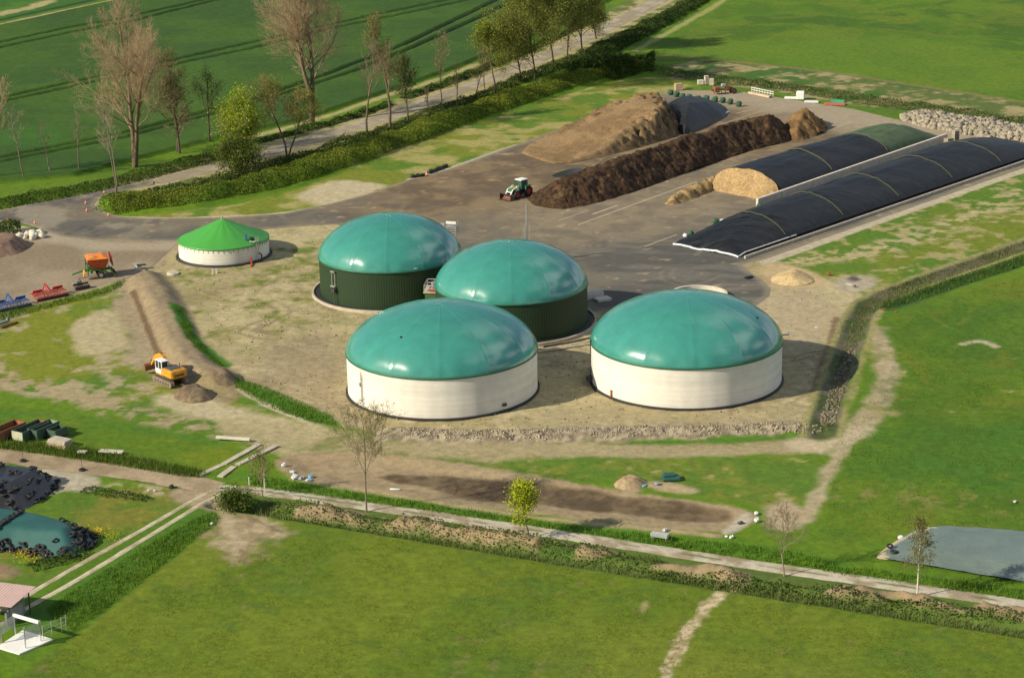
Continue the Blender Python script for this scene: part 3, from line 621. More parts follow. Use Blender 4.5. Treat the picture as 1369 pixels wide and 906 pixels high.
M_wood = mat('weathered_wood', (.40, .31, .19), rough=.9, var=.3, vs=2)
M_stone = mat('rubble_stone', (.30, .26, .19), rough=.95, var=.4, vs=.8)
M_heap = matcol('heap_mass', var=.45, vs=2.2, bump=.10, bs=5)
M_leaf = matcol('leaves', rough=.75, var=0, trans=.35)
M_bark = matcol('bark', rough=.95, var=.25, vs=2, bump=.03)
M_blade = matcol('grass_blades', rough=.8, var=0, trans=.2)

# ------------------------------------------------------------------ round tanks
def tank(name, label, cx, cy, rpx, wallh, domeh, wall_m, ribs=0, ring_r=.55, kerb=False, dome_m=None, group=None):
    x, y = W(cx, cy); R = rpx*math.sqrt(y*y+CAMZ**2)/FPX
    t = thing(name, label, 'tank', (x, y, 0), 0, group)
    n = 160
    md = None
    if ribs:
        n = 360
        md = lambda a, r, z: (r+(.012 if int(a/(2*PI)*360+.01) % 2 else -.012), z)
    else:
        md = lambda a, r, z: (r+.012*math.sin(a*40), z)
    wl = MB().lathe([(R, -.3), (R, wallh*.33), (R, wallh*.66), (R, wallh)], n, mod=md)
    wo = wl.build('wall', wall_m, t, not ribs)
    pr = []
    for i in range(40):
        u = i/39; r = math.cos(u*PI/2); rr = (R+.10)*r
        z = domeh*(1-r*r)**.58
        pr.append((max(rr, .02), wallh+.06+z))
    def fold(a, r, z):
        k = math.exp(-((z-wallh-.7)/.8)**2)
        g = max(0, math.cos(a*12))**24*.03; return (r+k*.045*math.sin(a*26)*(.5+.5*math.sin(a*3.1))+g*(r/R)**2, z+g)
    MB().lathe(pr, 288, mod=fold).build('dome_roof', dome_m or M_dome, t, True)
    rim = MB().lathe([(R+.06, wallh-.16), (R+.16, wallh-.14), (R+.18, wallh+.02), (R+.12, wallh+.12), (R, wallh+.12)], 128)
    rim.build('rim', M_rimg, t, True)
    kb = MB().lathe([(R+.05, .02), (R+.05, .30), (R+ring_r, .26), (R+ring_r, -.3)], 96); kb.build('base_ring', M_dark, t)
    if kerb:
        MB().lathe([(R+ring_r+.35, -.3), (R+ring_r+.35, .42), (R+ring_r+.65, .42), (R+ring_r+.65, -.3)], 96).build('kerb', M_conc, t)
    return t, R
def standpipe(label, px, py, h=1.15, r=.13, m=None):
    x, y = W(px, py); o = thing('standpipe', label, 'pipe', (x, y, 0), 0, 'orange standpipes beside the tanks')
    MB().cyl((0, 0, h/2-.1), r, h+.2, 12).build('pipe', m or M_orangep, o, True)
    MB().cyl((0, 0, h), r*1.25, .12, 12).build('cap', m or M_orangep, o, True); return o

tA, RA = tank('digester', 'dark green ribbed tank with a teal dome, the farthest of the four domes', 523.3, 388.5, 94.5, 6.0, 6.1, M_green, 1, .7, True)
tB, RB = tank('digester', 'dark green ribbed tank with a teal dome, wedged between the other domes', 684.6, 430.5, 101.0, 6.0, 6.15, M_green, 1, .7, True)
tC, RC = tank('digestate_tank', 'white concrete tank with teal dome standing left of the other white domed tank', 592.2, 519.5, 126.6, 5.75, 6.1, M_white, 0, .3)
tD, RD = tank('digestate_tank', 'white concrete tank with teal dome, the rightmost of the four domes', 917.3, 506.5, 126.6, 5.75, 6.1, M_white, 0, .3)
def gauge(parent, R, a, h0, h1, wdt=.5):
    m = MB(); ca, sa = math.cos(a), math.sin(a)
    for q in (-1, 1):
        b = a+q*wdt/2/R; m.tube([((R+.25)*math.cos(b), (R+.25)*math.sin(b), h0), ((R+.25)*math.cos(b), (R+.25)*math.sin(b), h1)], .06, 5)
    m.box(((R+.3)*ca, (R+.3)*sa, h1), (.3, wdt+.2, .15), a); m.box(((R+.3)*ca, (R+.3)*sa, h0), (.4, wdt+.3, .15), a)
    return m.build('level_gauge', M_galv, parent)
gauge(tA, RA, math.radians(222), 3.1, 5.4, .7)
m = MB(); a = math.radians(223); m.box(((RA+.3)*math.cos(a), (RA+.3)*math.sin(a), 2.5), (.6, .8, .5), a); m.tube([((RA+.4)*math.cos(a), (RA+.4)*math.sin(a), 2.3), ((RA+.6)*math.cos(a+.03), (RA+.6)*math.sin(a+.03), .6)], .09, 6)
m.tube([((RA+.4)*math.cos(a-.02), (RA+.4)*math.sin(a-.02), 2.5), ((RA+1.5)*math.cos(a-.11), (RA+1.5)*math.sin(a-.11), 2.6)], .09, 6); m.build('sample_valve', M_steel, tA)
m = MB(); a = math.radians(215)
for k in range(4): m.tube([((RC+.12)*math.cos(a+k*.012), (RC+.12)*math.sin(a+k*.012), .5 if k % 2 else 1.2), ((RC+.12)*math.cos(a+k*.012), (RC+.12)*math.sin(a+k*.012), 5.4-k*.3)], .03, 4)
m.box(((RC+.2)*math.cos(a), (RC+.2)*math.sin(a), 1.2), (.3, .5, .18), a); m.box(((RC+.2)*math.cos(a), (RC+.2)*math.sin(a), 3.4), (.2, .2, .5), a); m.build('level_gauge', M_galv, tC)
m = MB(); a = math.radians(310); m.cyl(((RC+.1)*math.cos(a), (RC+.1)*math.sin(a), 1.0), .35, .3, 12); m.build('flange', M_steel, tC)
m = MB(); a = math.radians(186); m.box(((RD+.4)*math.cos(a), (RD+.4)*math.sin(a), .9), (.9, .6, .6), a); m.tube([((RD+.2)*math.cos(a), (RD+.2)*math.sin(a), .5), ((RD+.2)*math.cos(a), (RD+.2)*math.sin(a), 6.4)], .09, 6); m.build('valve_pipe', M_steel, tD)
m = MB(); a = math.radians(2); m.tube([(RD*math.cos(a), RD*math.sin(a), 5.9), ((RD+1.1)*math.cos(a), (RD+1.1)*math.sin(a), 5.9), ((RD+1.1)*math.cos(a+.04), (RD+1.1)*math.sin(a+.04), 5.7), (RD*math.cos(a+.04), RD*math.sin(a+.04), 5.7)], .09, 6); m.build('overflow_pipe', M_galv, tD)
def hatch(t, R, az, fr):
    r = fr*R; z = 5.9+6.1*(1-fr*fr)**.58+.02
    MB().cyl((r*math.cos(az), r*math.sin(az), z), .17, .14, 12).build('vent', M_black, t)
hatch(tC, RC, math.radians(237), .72); hatch(tD, RD, math.radians(-20), .76); hatch(tB, RB, math.radians(268), .62)
standpipe('short orange pipe at the foot of the dark green tank beside the bare lawn', 467, 408)
standpipe('short orange pipe in front of the left white tank', 492.5, 545)
standpipe('short orange pipe in front of the rightmost white tank', 817, 533)
standpipe('thin brown pipe standing before the middle green tank', 719.5, 458, 2.2, .07)

# small white tank with the tent roof
x, y = W(300, 341); RS = 60*math.sqrt(y*y+CAMZ**2)/FPX
tS = thing('slurry_tank', 'small white concrete tank under a pointed bright green tent roof', 'tank', (x, y, 0))
MB().lathe([(RS, -.3), (RS, 1.5), (RS, 2.95)], 96).build('wall', M_white, tS, True)
pr = [(max((RS+.08)*(1-i/24), .03), 2.98+3.35*(i/24)**1.03) for i in range(25)]
MB().lathe(pr, 96, mod=lambda a, r, z: (r, z+.05*math.sin(a*16)*(r/RS)*(1-r/RS)*2)).build('tent_roof', M_cone, tS, True)
MB().lathe([(RS+.03, 2.78), (RS+.12, 2.8), (RS+.13, 3.0), (RS+.02, 3.06)], 96).build('rim', M_cone, tS, True)
s0 = MB().tube([(RS+.07, 0, 2.82), (RS+.05, 0, 2.3)], .028, 4).build('tie_strap', M_steel, tS)
for k in range(1, 56):
    s1 = s0.copy(); C.objects.link(s1); s1.parent = tS; s1.rotation_euler = (0, 0, 2*PI*k/56)
MB().lathe([(RS+.02, .05), (RS+.02, .35), (RS+.45, .3), (RS+.6, -.2)], 96).build('base_ring', M_dark, tS)
MB().cyl((0, 0, 6.4), .18, .35, 10).build('mast_cap', M_galv, tS)
m = MB(); a = math.radians(-38); ca, sa = math.cos(a), math.sin(a)
for q in (-.03, .03): m.tube([((RS+.3)*math.cos(a+q), (RS+.3)*math.sin(a+q), 0), ((RS+.3)*math.cos(a+q), (RS+.3)*math.sin(a+q), 4.3)], .05, 5)
for k in range(10): m.tube([((RS+.3)*math.cos(a-.03), (RS+.3)*math.sin(a-.03), .4*k+.3), ((RS+.3)*math.cos(a+.03), (RS+.3)*math.sin(a+.03), .4*k+.3)], .03, 4)
m.box(((RS-.3)*ca, (RS-.3)*sa, 3.5), (1.2, 1.2, .12), a); m.build('ladder', M_galv, tS)
MB().cyl(((RS-.8)*math.cos(a-.02), (RS-.8)*math.sin(a-.02), 3.75), .42, .5, 14).build('mixer_motor', M_black, tS)
m = MB(); m.box(((RS-1.4)*math.cos(a-.12), (RS-1.4)*math.sin(a-.12), 4.2), (.3, .35, 1.1)); m.build('control_box', M_blue, tS)
m = MB(); b = a-.2; m.tube([((RS+.4)*math.cos(b), (RS+.4)*math.sin(b), 1.1), ((RS+.5)*math.cos(b), (RS+.5)*math.sin(b), .35), ((RS+2.1)*math.cos(b-.12), (RS+2.1)*math.sin(b-.12), .1)], .14, 8); m.build('filling_pipe', M_redp, tS)
m = MB(); b = a+.05; m.tube([((RS+.1)*math.cos(b), (RS+.1)*math.sin(b), 1.5), ((RS+.7)*math.cos(b), (RS+.7)*math.sin(b), 1.3), ((RS+.9)*math.cos(b), (RS+.9)*math.sin(b), 0)], .13, 8); m.build('drain_pipe', M_steel, tS)

# ------------------------------------------------------------------ between and behind the digesters
x, y = W(594, 418); th = ang((567, 410), (600, 414))
pc = thing('pump_house', 'green pump house with railed roof squeezed between the two green tanks', 'building', (x, y, 0), -.12)
MB().box((0, 0, 1.7), (5.2, 3.4, 3.8)).build('wall', mat('pump_house_green', (.045, .12, .03), rough=.6), pc)
MB().box((0, 0, 3.68), (5.6, 3.8, .22)).build('roof', M_conc, pc)
m = MB()
for z in (4.2, 4.75):
    for yy in (-1.8, 1.8): m.tube([(-2.7, yy, z), (2.7, yy, z)], .06, 5)
    m.tube([(-2.7, -1.8, z), (-2.7, 1.8, z)], .06, 5)
for k in range(6):
    for yy in (-1.8, 1.8): m.tube([(-2.7+k*1.08, yy, 3.79), (-2.7+k*1.08, yy, 4.78)], .05, 5)
m.build('railing', M_galv, pc); MB().box((-.3, -1.86, 4.0), (3.2, .05, .3)).build('banner', M_redp, pc)
m = MB(); m.box((-1.9, -1.72, 1.6), (.9, .06, .5)); m.build('vent_grille', M_steel, pc)
m = MB()
for k, xx in enumerate((-1.6, -.9, -.2, .5, 1.1)):
    m.cyl((xx, -.3+.4*(k % 2), 4.15+.1*(k % 3)), .2, .8, 10); m.box((xx, .2, 4.7), (.45, .35, .25))
m.tube([(-1.9, .3, 4.5), (1.6, .3, 4.6)], .12, 6); m.build('pipework', M_galv, pc)
m = MB(); m.cyl((.2, .9, 5.5), .32, .9, 12); m.tube([(.2, .9, 5.9), (.2, .9, 9.0)], .07, 6); m.tube([(2.2, 1.2, 3.8), (2.2, 1.2, 8.4)], .06, 6); m.build('exhaust_stack', M_steel, pc)
x, y = W(606, 350)
st = thing('stair_tower', 'galvanised ladder tower rising behind the far green tank', 'ladder', (x, y, 0), -.3)
m = MB()
for xx in (-.75, .75):
    for yy in (-.6, .6): m.tube([(xx, yy, 0), (xx, yy, 6.9 if xx > 0 else 6.6)], .06, 5)
for k in range(18): m.tube([(-.75, -.6, .35+k*.36), (.75, -.6, .35+k*.36)], .035, 4)
m.build('frame', M_galv, st); MB().box((0, 0, 6.0), (1.6, 1.3, .1)).build('platform', M_galv, st); MB().box((0, -.62, 6.75), (1.7, .06, .42)).build('sign_panel', M_whitep, st)
m = MB(); m.box((-1.6, 0, 6.2), (.7, .5, .5)); m.box((-1.0, 0, 6.1), (.5, .12, .12)); m.build('blower', M_galv, st)
x, y = W(705, 353)
mt = thing('lightning_mast', 'slender grey mast with leaning braces behind the middle dome', 'mast', (x, y, 0))
MB().tube([(0, 0, 0), (0, 0, 10.0)], [.16, .09], 8).build('pole', M_galv, mt)
m = MB(); m.tube([(-2.2, .4, 0), (0, 0, 7.0)], .05, 5); m.tube([(-1.0, -.6, 0), (0, 0, 7.2)], .05, 5); m.tube([(.55, 0, 0), (.5, 0, 7.2), (0, 0, 7.2)], .07, 5); m.build('brace', M_galv, mt)
# pipe bridge and slabs beside the middle digester
o = MB().tube([(*W(727, 468), .5), (*W(760, 463), .55), (*W(793, 455), .5)], .14, 8).build('gas_pipe', M_steel); tag(o, 'low dark pipe crossing the soil towards the rightmost tank', 'pipe')
o = MB().tube([(*W(716, 472), .16), (*W(755, 466), .16), (*W(794, 460), .16)], .22, 6).build('cable_duct', M_conc); tag(o, 'pale concrete cable duct lying along the dark pipe', 'duct')
x, y = W(792, 398)
sb = thing('substrate_feeder', 'cream concrete trough standing at the right edge of the middle green tank', 'trough', (x, y, 0), .5)
m = MB(); m.box((0, 0, .45), (3.2, 1.6, .9)); m.box((0, .2, 1.0), (3.4, 1.1, .16)); m.build('body', M_concp, sb)
m = MB(); m.box((.6, -2.0, .2), (2.4, 1.6, .4)); m.build('step', M_concp, sb)
x, y = W(934, 399)
MBr = MB().lathe([(4.4, -.2), (4.4, .9), (4.0, .9), (4.0, -.2)], 64); rp = thing('round_pit', 'low cream ring wall peeping out behind the rightmost dome', 'pit', (x, y, 0)); MBr.build('ring_wall', M_concp, rp, False)
MB().lathe([(4.0, .12), (.02, .12)], 40).build('floor', M_dark, rp)

# ------------------------------------------------------------------ silage clamps
def clamp(name, label, fA, fB, bA, bB, h, r0, r1, parts, film_label=None, ex=.62, edgez=.5, pinch=()):
    """fA-fB near long edge, bA-bB far long edge (world xy); parts: (u0, u1, part name, material)"""
    fA, fB, bA, bB = [np.array(q) for q in (fA, fB, bA, bB)]
    c = (fA+fB+bA+bB)/4; t = thing(name, label, 'silage heap', (float(c[0]), float(c[1]), 0))
    Ln = np.linalg.norm(fB-fA); Wd = np.linalg.norm(bA-fA)
    def surf(u, v, off=0):
        a = fA+(fB-fA)*u[:, None]; b = bA+(bB-bA)*u[:, None]; p = a+(b-a)*v[:, None]-c
        ru = ss(0, r0, u)*.999+.001; ru = np.minimum(np.sin(np.clip(u/r0, 0, 1)*PI/2)**.8, 1); re = np.minimum(np.sin(np.clip((1-u)/r1, 0, 1)*PI/2)**.8, 1) if r1 > 0 else 1
        prof = np.sin(PI*np.clip(v, 0, 1))**ex
        z = edgez*np.minimum(ru*re*4, 1)+(h-edgez)*prof*ru*re
        X = p[:, 0]+c[0]; Y = p[:, 1]+c[1]
        for q in pinch: z = z-.22*np.exp(-((u-q)*Ln/.7)**2)*prof
        z = z+(fbm(u*Ln*.10, v*Wd, 1.1, 4, 91)-.5)*.40*prof+(fbm(X, Y, 7, 2, 92)-.5)*.5*prof+off
        return np.stack([p[:, 0], p[:, 1], z], 1)
    for u0, u1, pn, m in parts:
        nu = max(int((u1-u0)*Ln/.5), 4); nv = 44
        U, V = np.meshgrid(np.linspace(u0, u1, nu), np.linspace(0, 1, nv), indexing='ij')
        idx = np.arange(nu*nv).reshape(nu, nv)
        f = np.stack([idx[:-1, :-1], idx[1:, :-1], idx[1:, 1:], idx[:-1, 1:]], -1).reshape(-1, 4)
        npmesh(pn, surf(U.ravel(), V.ravel()), f, m, t, None, True)
    return t, surf, c
def bagrow(surf, c, pts_uv, r, m, label, name='gravel_bag_row', n=26, bump=.35, grp='rows of gravel bags on the silage sheets'):
    uv = np.array(pts_uv); s = np.linspace(0, len(uv)-1, n*4); k = np.arange(len(uv))
    u = np.interp(s, k, uv[:, 0]); v = np.interp(s, k, uv[:, 1]); p = surf(u, v, r*.5); p[:, 0] += c[0]; p[:, 1] += c[1]
    rr = [r*(1-bump+bump*abs(math.sin(i*PI/4+.4))+random.uniform(-.1, .1)) for i in range(len(p))]
    o = MB().tube([tuple(q) for q in p], rr, 6).build(name, m, None, True); return tag(o, label, 'gravel bags', grp)
banded(M_net, (.06, 1.6, .4), -math.radians(54), .5, 1.4); banded(M_netg, (.06, 1.2, .4), -math.radians(54), .8, 1.2)
wall0 = np.array(W(1046, 267)); wall1 = np.array(W(1265, 190.5))
wd = (wall1-wall0)/np.linalg.norm(wall1-wall0); wn = np.array([-wd[1], wd[0]])
# front clamp
fA = np.array(W(986, 345)); fE = np.array(W(1480, 178)); bA_ = np.array(W(899, 328)); 
Lf = 150.0
d3 = np.array(W(1369, 214))-fA; d3 /= np.linalg.norm(d3)
cl3, sf3, c3 = clamp('silage_clamp', 'long black netted silage clamp at the right, ending at the asphalt turning loop', fA, fA+d3*101, bA_, bA_+wd*101, 3.9, .18, .26, [(0, 1, 'silage_sheet', M_net)], pinch=(.141, .306, .475, .649, .815))
for u, lab in ((.141, 'row of bags nearest the turning loop, over the black front clamp'), (.306, 'second row of bags from the turning loop, over the black front clamp'), (.475, 'third row of bags from the turning loop, over the black front clamp'), (.649, 'fourth row of bags from the turning loop, over the black front clamp'), (.815, 'last row of bags over the black front clamp, near the right picture edge')):
    bagrow(sf3, c3, [(u+.012, .98), (u+.008, .7), (u, .4), (u-.006, .15), (u-.008, .02)], .095, M_bagl, lab)
bagrow(sf3, c3, [(.002, .0), (.002, .33), (.002, .66), (.002, 1.0)], .2, M_film, 'white edge film weighed down along the front foot of the black clamp', 'film_edge', 30, .2, 'white film edges of the silage sheets')
bagrow(sf3, c3, [(.0, .0), (.06, .0), (.12, .0), (.16, .0)], .12, M_film, 'white film edge along the near long side of the front clamp', 'film_edge', 60, .6, 'white film edges of the silage sheets')
# rear clamp with the open face and green part
fA2 = wall0+wn*.8; bw = 15.0
cl2, sf2, c2 = clamp('silage_clamp', 'rear silage clamp, half black and half green net, with an open tan face', fA2, wall1+wn*.8, fA2+wn*bw+wd*1, wall1+wn*(bw-1), 4.4, .001, .20, [(0.0, .66, 'black_sheet', M_net), (.66, 1, 'green_sheet', M_netg)], ex=.52, edgez=1.2, pinch=(.324, .66))
for u, lab in ((.324, 'bag row over the black half of the rear clamp'), (.66, 'bag row where the rear clamp changes from black net to green net')):
    bagrow(sf2, c2, [(u+.03, .98), (u+.02, .7), (u, .35), (u-.012, .1), (u-.014, .02)], .125, M_bagl, lab)
# open face of the rear clamp
n = 40; v = np.linspace(0, 1, n); top = sf2(np.full(n, .004), v, .04); top[:, 0] += c2[0]; top[:, 1] += c2[1]
rows = []
for k, q in enumerate(np.linspace(0, 1, 12)):
    p = top.copy(); p[:, 2] = top[:, 2]*(1-q)-.1*q; out = (q**1.2)*3.0+.7*(fbm(v*12, q*5+v*0, 1, 3, 95)-.5)
    p[:, 0] -= wd[0]*out; p[:, 1] -= wd[1]*out; rows.append(p)
V = np.concatenate(rows); idx = np.arange(len(V)).reshape(12, n)
f = np.stack([idx[:-1, :-1], idx[1:, :-1], idx[1:, 1:], idx[:-1, 1:]], -1).reshape(-1, 4)
V2 = V-np.array([c2[0], c2[1], 0]); npmesh('open_face', V2, f, M_heap, cl2, np.array([(.35, .24, .115)])*(.55+.8*hf(V[:, 0]*1.3, V[:, 2]*1.3, 1.2, 4, 96, .7))[:, None], True)
# retaining walls
def wall_run(name, label, a, b, h, t_, m, cat='wall'):
    a = np.array(a); b = np.array(b); L_ = np.linalg.norm(b-a); o = MB()
    k = int(L_/2.5)+1
    for i in range(k): o.box((L_*(i+.5)/k, 0, h/2-.1), (L_/k-.03, t_, h+.2), bev=.04)
    ob = o.build(name, m); ob.location = (float(a[0]), float(a[1]), 0); ob.rotation_euler = (0, 0, math.atan2(b[1]-a[1], b[0]-a[0])); return tag(ob, label, cat)
wall_run('retaining_wall', 'pale concrete wall dividing the two black silage clamps', wall0-wd*8, wall1, 1.8, .5, M_concp)
wall_run('retaining_wall', 'low concrete kerb wall along the near foot of the front clamp', fA+np.array([1.1, -.6]), fA+d3*104+np.array([1.1, -.6]), .5, .35, M_conc)

# ------------------------------------------------------------------ heaps
def heap(name, label, cat, poly, zf, colf, res=.45, m=None, sm=1, parent=None):
    pts = smooth_poly(P(poly), sm); c = np.mean(pts, 0)
    o = sheet(name, [(p[0]-c[0], p[1]-c[1]) for p in pts], m or M_heap, lambda x, y, d: colf(x+c[0], y+c[1], d), lambda x, y, d: zf(x+c[0], y+c[1], d)-.05, res, smooth=True)
    o.location = (float(c[0]), float(c[1]), .05)
    if label: tag(o, label, cat)
    if parent: o.parent = parent
    return o
xa = W(693, 205); xb = W(900, 165)
def along(a, b, x, y):
    e = np.array(b)-np.array(a); return ((x-a[0])*e[0]+(y-a[1])*e[1])/(e@e)
def z1(x, y, d):
    t = np.clip(along(xa, xb, x, y), 0, 1); hh = .4+4.9*ss(0, .95, t)
    steep = hf(x, y, 1.1, 4, 101)
    return np.minimum(hh, .12+d*(1.05+2.2*(steep-.5)))+(wf(x, y, 1.8, 4, 102)-.5)*.5*ss(0, 1.5, d)
def c1(x, y, d):
    c = lerp((.265, .175, .085), (.20, .128, .06), ss(.38, .62, fbm(x, y, 4, 5, 103)))
    k = ss(.42, .56, hf(x, y, .9, 4, 104))*ss(5.0, 3.4, d)*ss(.2, .45, along(xa, xb, x, y))*.9; return c*(1-k[:, None])+np.array((.12, .085, .04))*k[:, None]
heap('silage_heap', 'broad brown heap of loose silage sloping up to a short black sheet', 'silage heap', [(690, 203), (718, 214), (748, 222), (815, 208), (862, 196), (915, 180), (908, 158), (880, 148), (820, 158), (750, 178)], z1, c1)
def z1b(x, y, d): return (4.6-2.4*np.clip(along(W(905, 165), W(975, 150), x, y), 0, 1))*np.clip(d/4.2, 0, 1)**.7+(fbm(x, y, 3, 3, 105)-.5)*.12
heap('covered_heap_end', 'short black sheeted end of the brown silage heap, edged with white bags', 'silage heap', [(902, 176), (918, 182), (943, 170), (977, 154), (966, 140), (925, 138), (884, 144), (890, 156)], z1b, lambda x, y, d: np.array([(.014, .016, .019)])*np.ones((len(x), 1)), .3, m=M_net)
def z2(x, y, d):
    return np.minimum(4.7*(.85+.3*fbm(x, y, 6, 3, 106)), 4.8*np.clip((d+(hf(x, y, 3.5, 2, 140)-.5)*1.2)/5.2, 0, 1)**.9)*(.6+.4*ss(0, .45, along(W(705, 270), W(900, 218), x, y)))+(hf(x, y, .7, 4, 107, .7)-.5)*.9*ss(0, 1.0, d)+(wf(x, y, 4, 3, 147)-.5)*.9*ss(0, 2, d)
def c2f(x, y, d):
    c = lerp((.066, .036, .018), (.028, .016, .009), ss(.38, .62, hf(x, y, .5, 4, 108, .8)))
    k = ss(.58, .7, hf(x, y, .9, 4, 109))*.6; return c*(1-k[:, None])+np.array((.13, .078, .036))*k[:, None]
heap('manure_heap', 'long dark brown manure heap running from the tractor up the yard', 'manure heap', [(702, 268), (720, 278), (766, 281), (830, 263), (905, 237), (1010, 199), (1060, 190), (1066, 176), (1034, 168), (900, 205), (790, 243), (712, 259)], z2, c2f, .22)
def z3(x, y, d): return 4.6*np.clip((d+(wf(x, y, 2, 3, 141)-.5)*1.5)/5, 0, 1)**.85*(.75+.5*fbm(x, y, 3.5, 3, 110))+(hf(x, y, 1.1, 5, 111, .65)-.5)*1.9*ss(0, 1, d)
heap('compost_heap', 'lumpy ochre brown heap at the upper end of the dark manure heap', 'compost heap', [(1042, 180), (1058, 190), (1082, 187), (1108, 174), (1102, 163), (1062, 160), (1046, 168)], z3, lambda x, y, d: lerp((.21, .125, .05), (.11, .068, .03), ss(.4, .6, fbm(x, y, 1.8, 4, 112))), .38)
def z4(x, y, d): return np.minimum(1.3, d*.9)*(.6+.8*wf(x, y, 2, 3, 113))+(hf(x, y, .7, 4, 114)-.5)*1.0*ss(0, .6, d)
heap('loose_silage', 'small low heap of crumbled tan silage before the open clamp face', 'silage heap', [(884, 272), (900, 276), (930, 266), (962, 252), (985, 246), (980, 234), (950, 242), (915, 256)], z4, lambda x, y, d: lerp((.36, .25, .11), (.18, .12, .055), ss(.42, .6, fbm(x, y, 1.2, 4, 115))), .3)
heap('sand_pile', 'pile of bright yellow sand beside the turning loop', 'sand pile', [(1026, 374), (1044, 382), (1076, 382), (1092, 374), (1074, 362), (1046, 362)], lambda x, y, d: np.minimum(1.15, d*.42)*(.8+.4*fbm(x, y, 3, 2, 116))+(fbm(x, y, .8, 3, 117)-.5)*.25*ss(0, .6, d), lambda x, y, d: lerp((.54, .40, .205), (.44, .32, .16), ss(.4, .6, fbm(x, y, 2, 3, 118))), .35)
heap('rubble_pile', 'reddish brown rubble pile at the left edge below the verge stones', 'rubble pile', [(-30, 348), (0, 345), (26, 340), (42, 330), (36, 322), (16, 320), (-30, 326)], lambda x, y, d: np.minimum(1.9, d*.8)*(.7+.6*wf(x, y, 2, 4, 119)), lambda x, y, d: lerp((.30, .20, .14), (.20, .13, .09), ss(.4, .6, fbm(x, y, 1, 3, 120))), .35)
heap('soil_heap', 'crumbly grey brown spoil heap right behind the excavator', 'soil heap', [(262, 512), (285, 518), (312, 516), (322, 506), (300, 496), (270, 498)], lambda x, y, d: np.minimum(1.2, d*.8)*(.6+.8*wf(x, y, 1.4, 4, 121)), lambda x, y, d: lerp((.22, .165, .10), (.15, .11, .068), ss(.4, .6, fbm(x, y, 1, 3, 122))), .3)
heap('soil_heap', 'crumbly grey brown spoil heap just in front of the excavator tracks', 'soil heap', [(228, 531), (250, 539), (278, 536), (292, 526), (272, 518), (240, 520)], lambda x, y, d: np.minimum(1.1, d*.8)*(.6+.8*wf(x, y, 1.4, 4, 123)), lambda x, y, d: lerp((.22, .165, .10), (.15, .11, .068), ss(.4, .6, fbm(x, y, 1, 3, 124))), .3)
heap('straw_lumps', 'straw coloured lump of debris at the upper rim of the muddy basin', 'debris heap', [(818, 650), (838, 656), (862, 652), (868, 642), (846, 636), (826, 640)], lambda x, y, d: np.minimum(.8, d*.7)*(.5+wf(x, y, 1, 4, 125)), lambda x, y, d: lerp((.40, .30, .17), (.26, .19, .11), fbm(x, y, 1, 3, 126)), .25)

# rubble bank: a heap of many stones
def stones(name, poly, n, smin, smax, label, cat, m, zf, seed=3, parent=None):
    rg = np.random.default_rng(seed); pts = np.array(smooth_poly(P(poly), 1)); lo = pts.min(0); hi = pts.max(0)
    q = rg.uniform(lo, hi, (n*4, 2)); d = -sdf(pts, q[:, 0], q[:, 1]); k = d > 0; q = q[k][:n]; d = d[k][:n]
    base = np.array([(-1, -1, -1), (1, -1, -1), (1, 1, -1), (-1, 1, -1), (-1, -1, 1), (1, -1, 1), (1, 1, 1), (-1, 1, 1)], float)*.5
    fc = np.array([(3, 2, 1, 0), (4, 5, 6, 7), (0, 1, 5, 4), (1, 2, 6, 5), (2, 3, 7, 6), (3, 0, 4, 7)])
    V = []; Fx = []
    hq = height(q[:, 0], q[:, 1], False)
    for i in range(len(q)):
        s = rg.uniform(smin, smax)*rg.uniform(.6, 1.3, 3); b = base*s*rg.uniform(.75, 1.2, (8, 3))
        R_ = np.array(Matrix.Rotation(rg.uniform(0, 6), 3, 'Z') @ Matrix.Rotation(rg.uniform(-.6, .6), 3, 'X') @ Matrix.Rotation(rg.uniform(-.6, .6), 3, 'Y'))
        b = b @ R_.T; b[:, 0] += q[i, 0]; b[:, 1] += q[i, 1]; b[:, 2] += zf(q[i, 0], q[i, 1], d[i])+hq[i]
        V.append(b); Fx.append(fc+8*i)
    V = np.concatenate(V); Fx = np.concatenate(Fx)
    cc = V.mean(0); V = V-np.array([cc[0], cc[1], 0]); o = npmesh(name, V, Fx, m, parent); o.location = (float(cc[0]), float(cc[1]), 0)
    return tag(o, label, cat)
RUB = [(1200, 160), (1240, 172), (1300, 182), (1369, 190), (1480, 205), (1480, 188), (1369, 172), (1330, 163), (1290, 160), (1250, 152), (1215, 152)]
stones('rubble_bank', RUB, 1500, .4, 1.15, 'long bank of pale broken concrete and stones behind the clamps', 'rubble', M_stone, lambda x, y, d: min(d*.4, 1.0)*random.uniform(.7, 1.0))
SC = [(528, 586), (620, 590), (720, 589), (830, 586), (950, 583), (1060, 580), (1098, 578), (1098, 568), (950, 570), (830, 573), (720, 576), (620, 577), (528, 574)]
stones('stone_strip', SC, 1300, .08, .24, 'rough strip of grey stones along the edge of the bare plateau', 'stones', mat('scarp_stone', (.33, .275, .19), rough=.95, var=.35), lambda x, y, d: -.02, 5)['kind'] = 'stuff'
DS = [(1094, 566), (1114, 572), (1122, 540), (1134, 505), (1148, 470), (1136, 460), (1120, 490), (1106, 530)]
stones('stone_strip', DS, 700, .12, .36, 'grey stones and clods lining the bend of the right hand ditch', 'stones', mat('ditch_stone', (.20, .165, .125), rough=.95, var=.35), lambda x, y, d: -.02, 6)['kind'] = 'stuff'
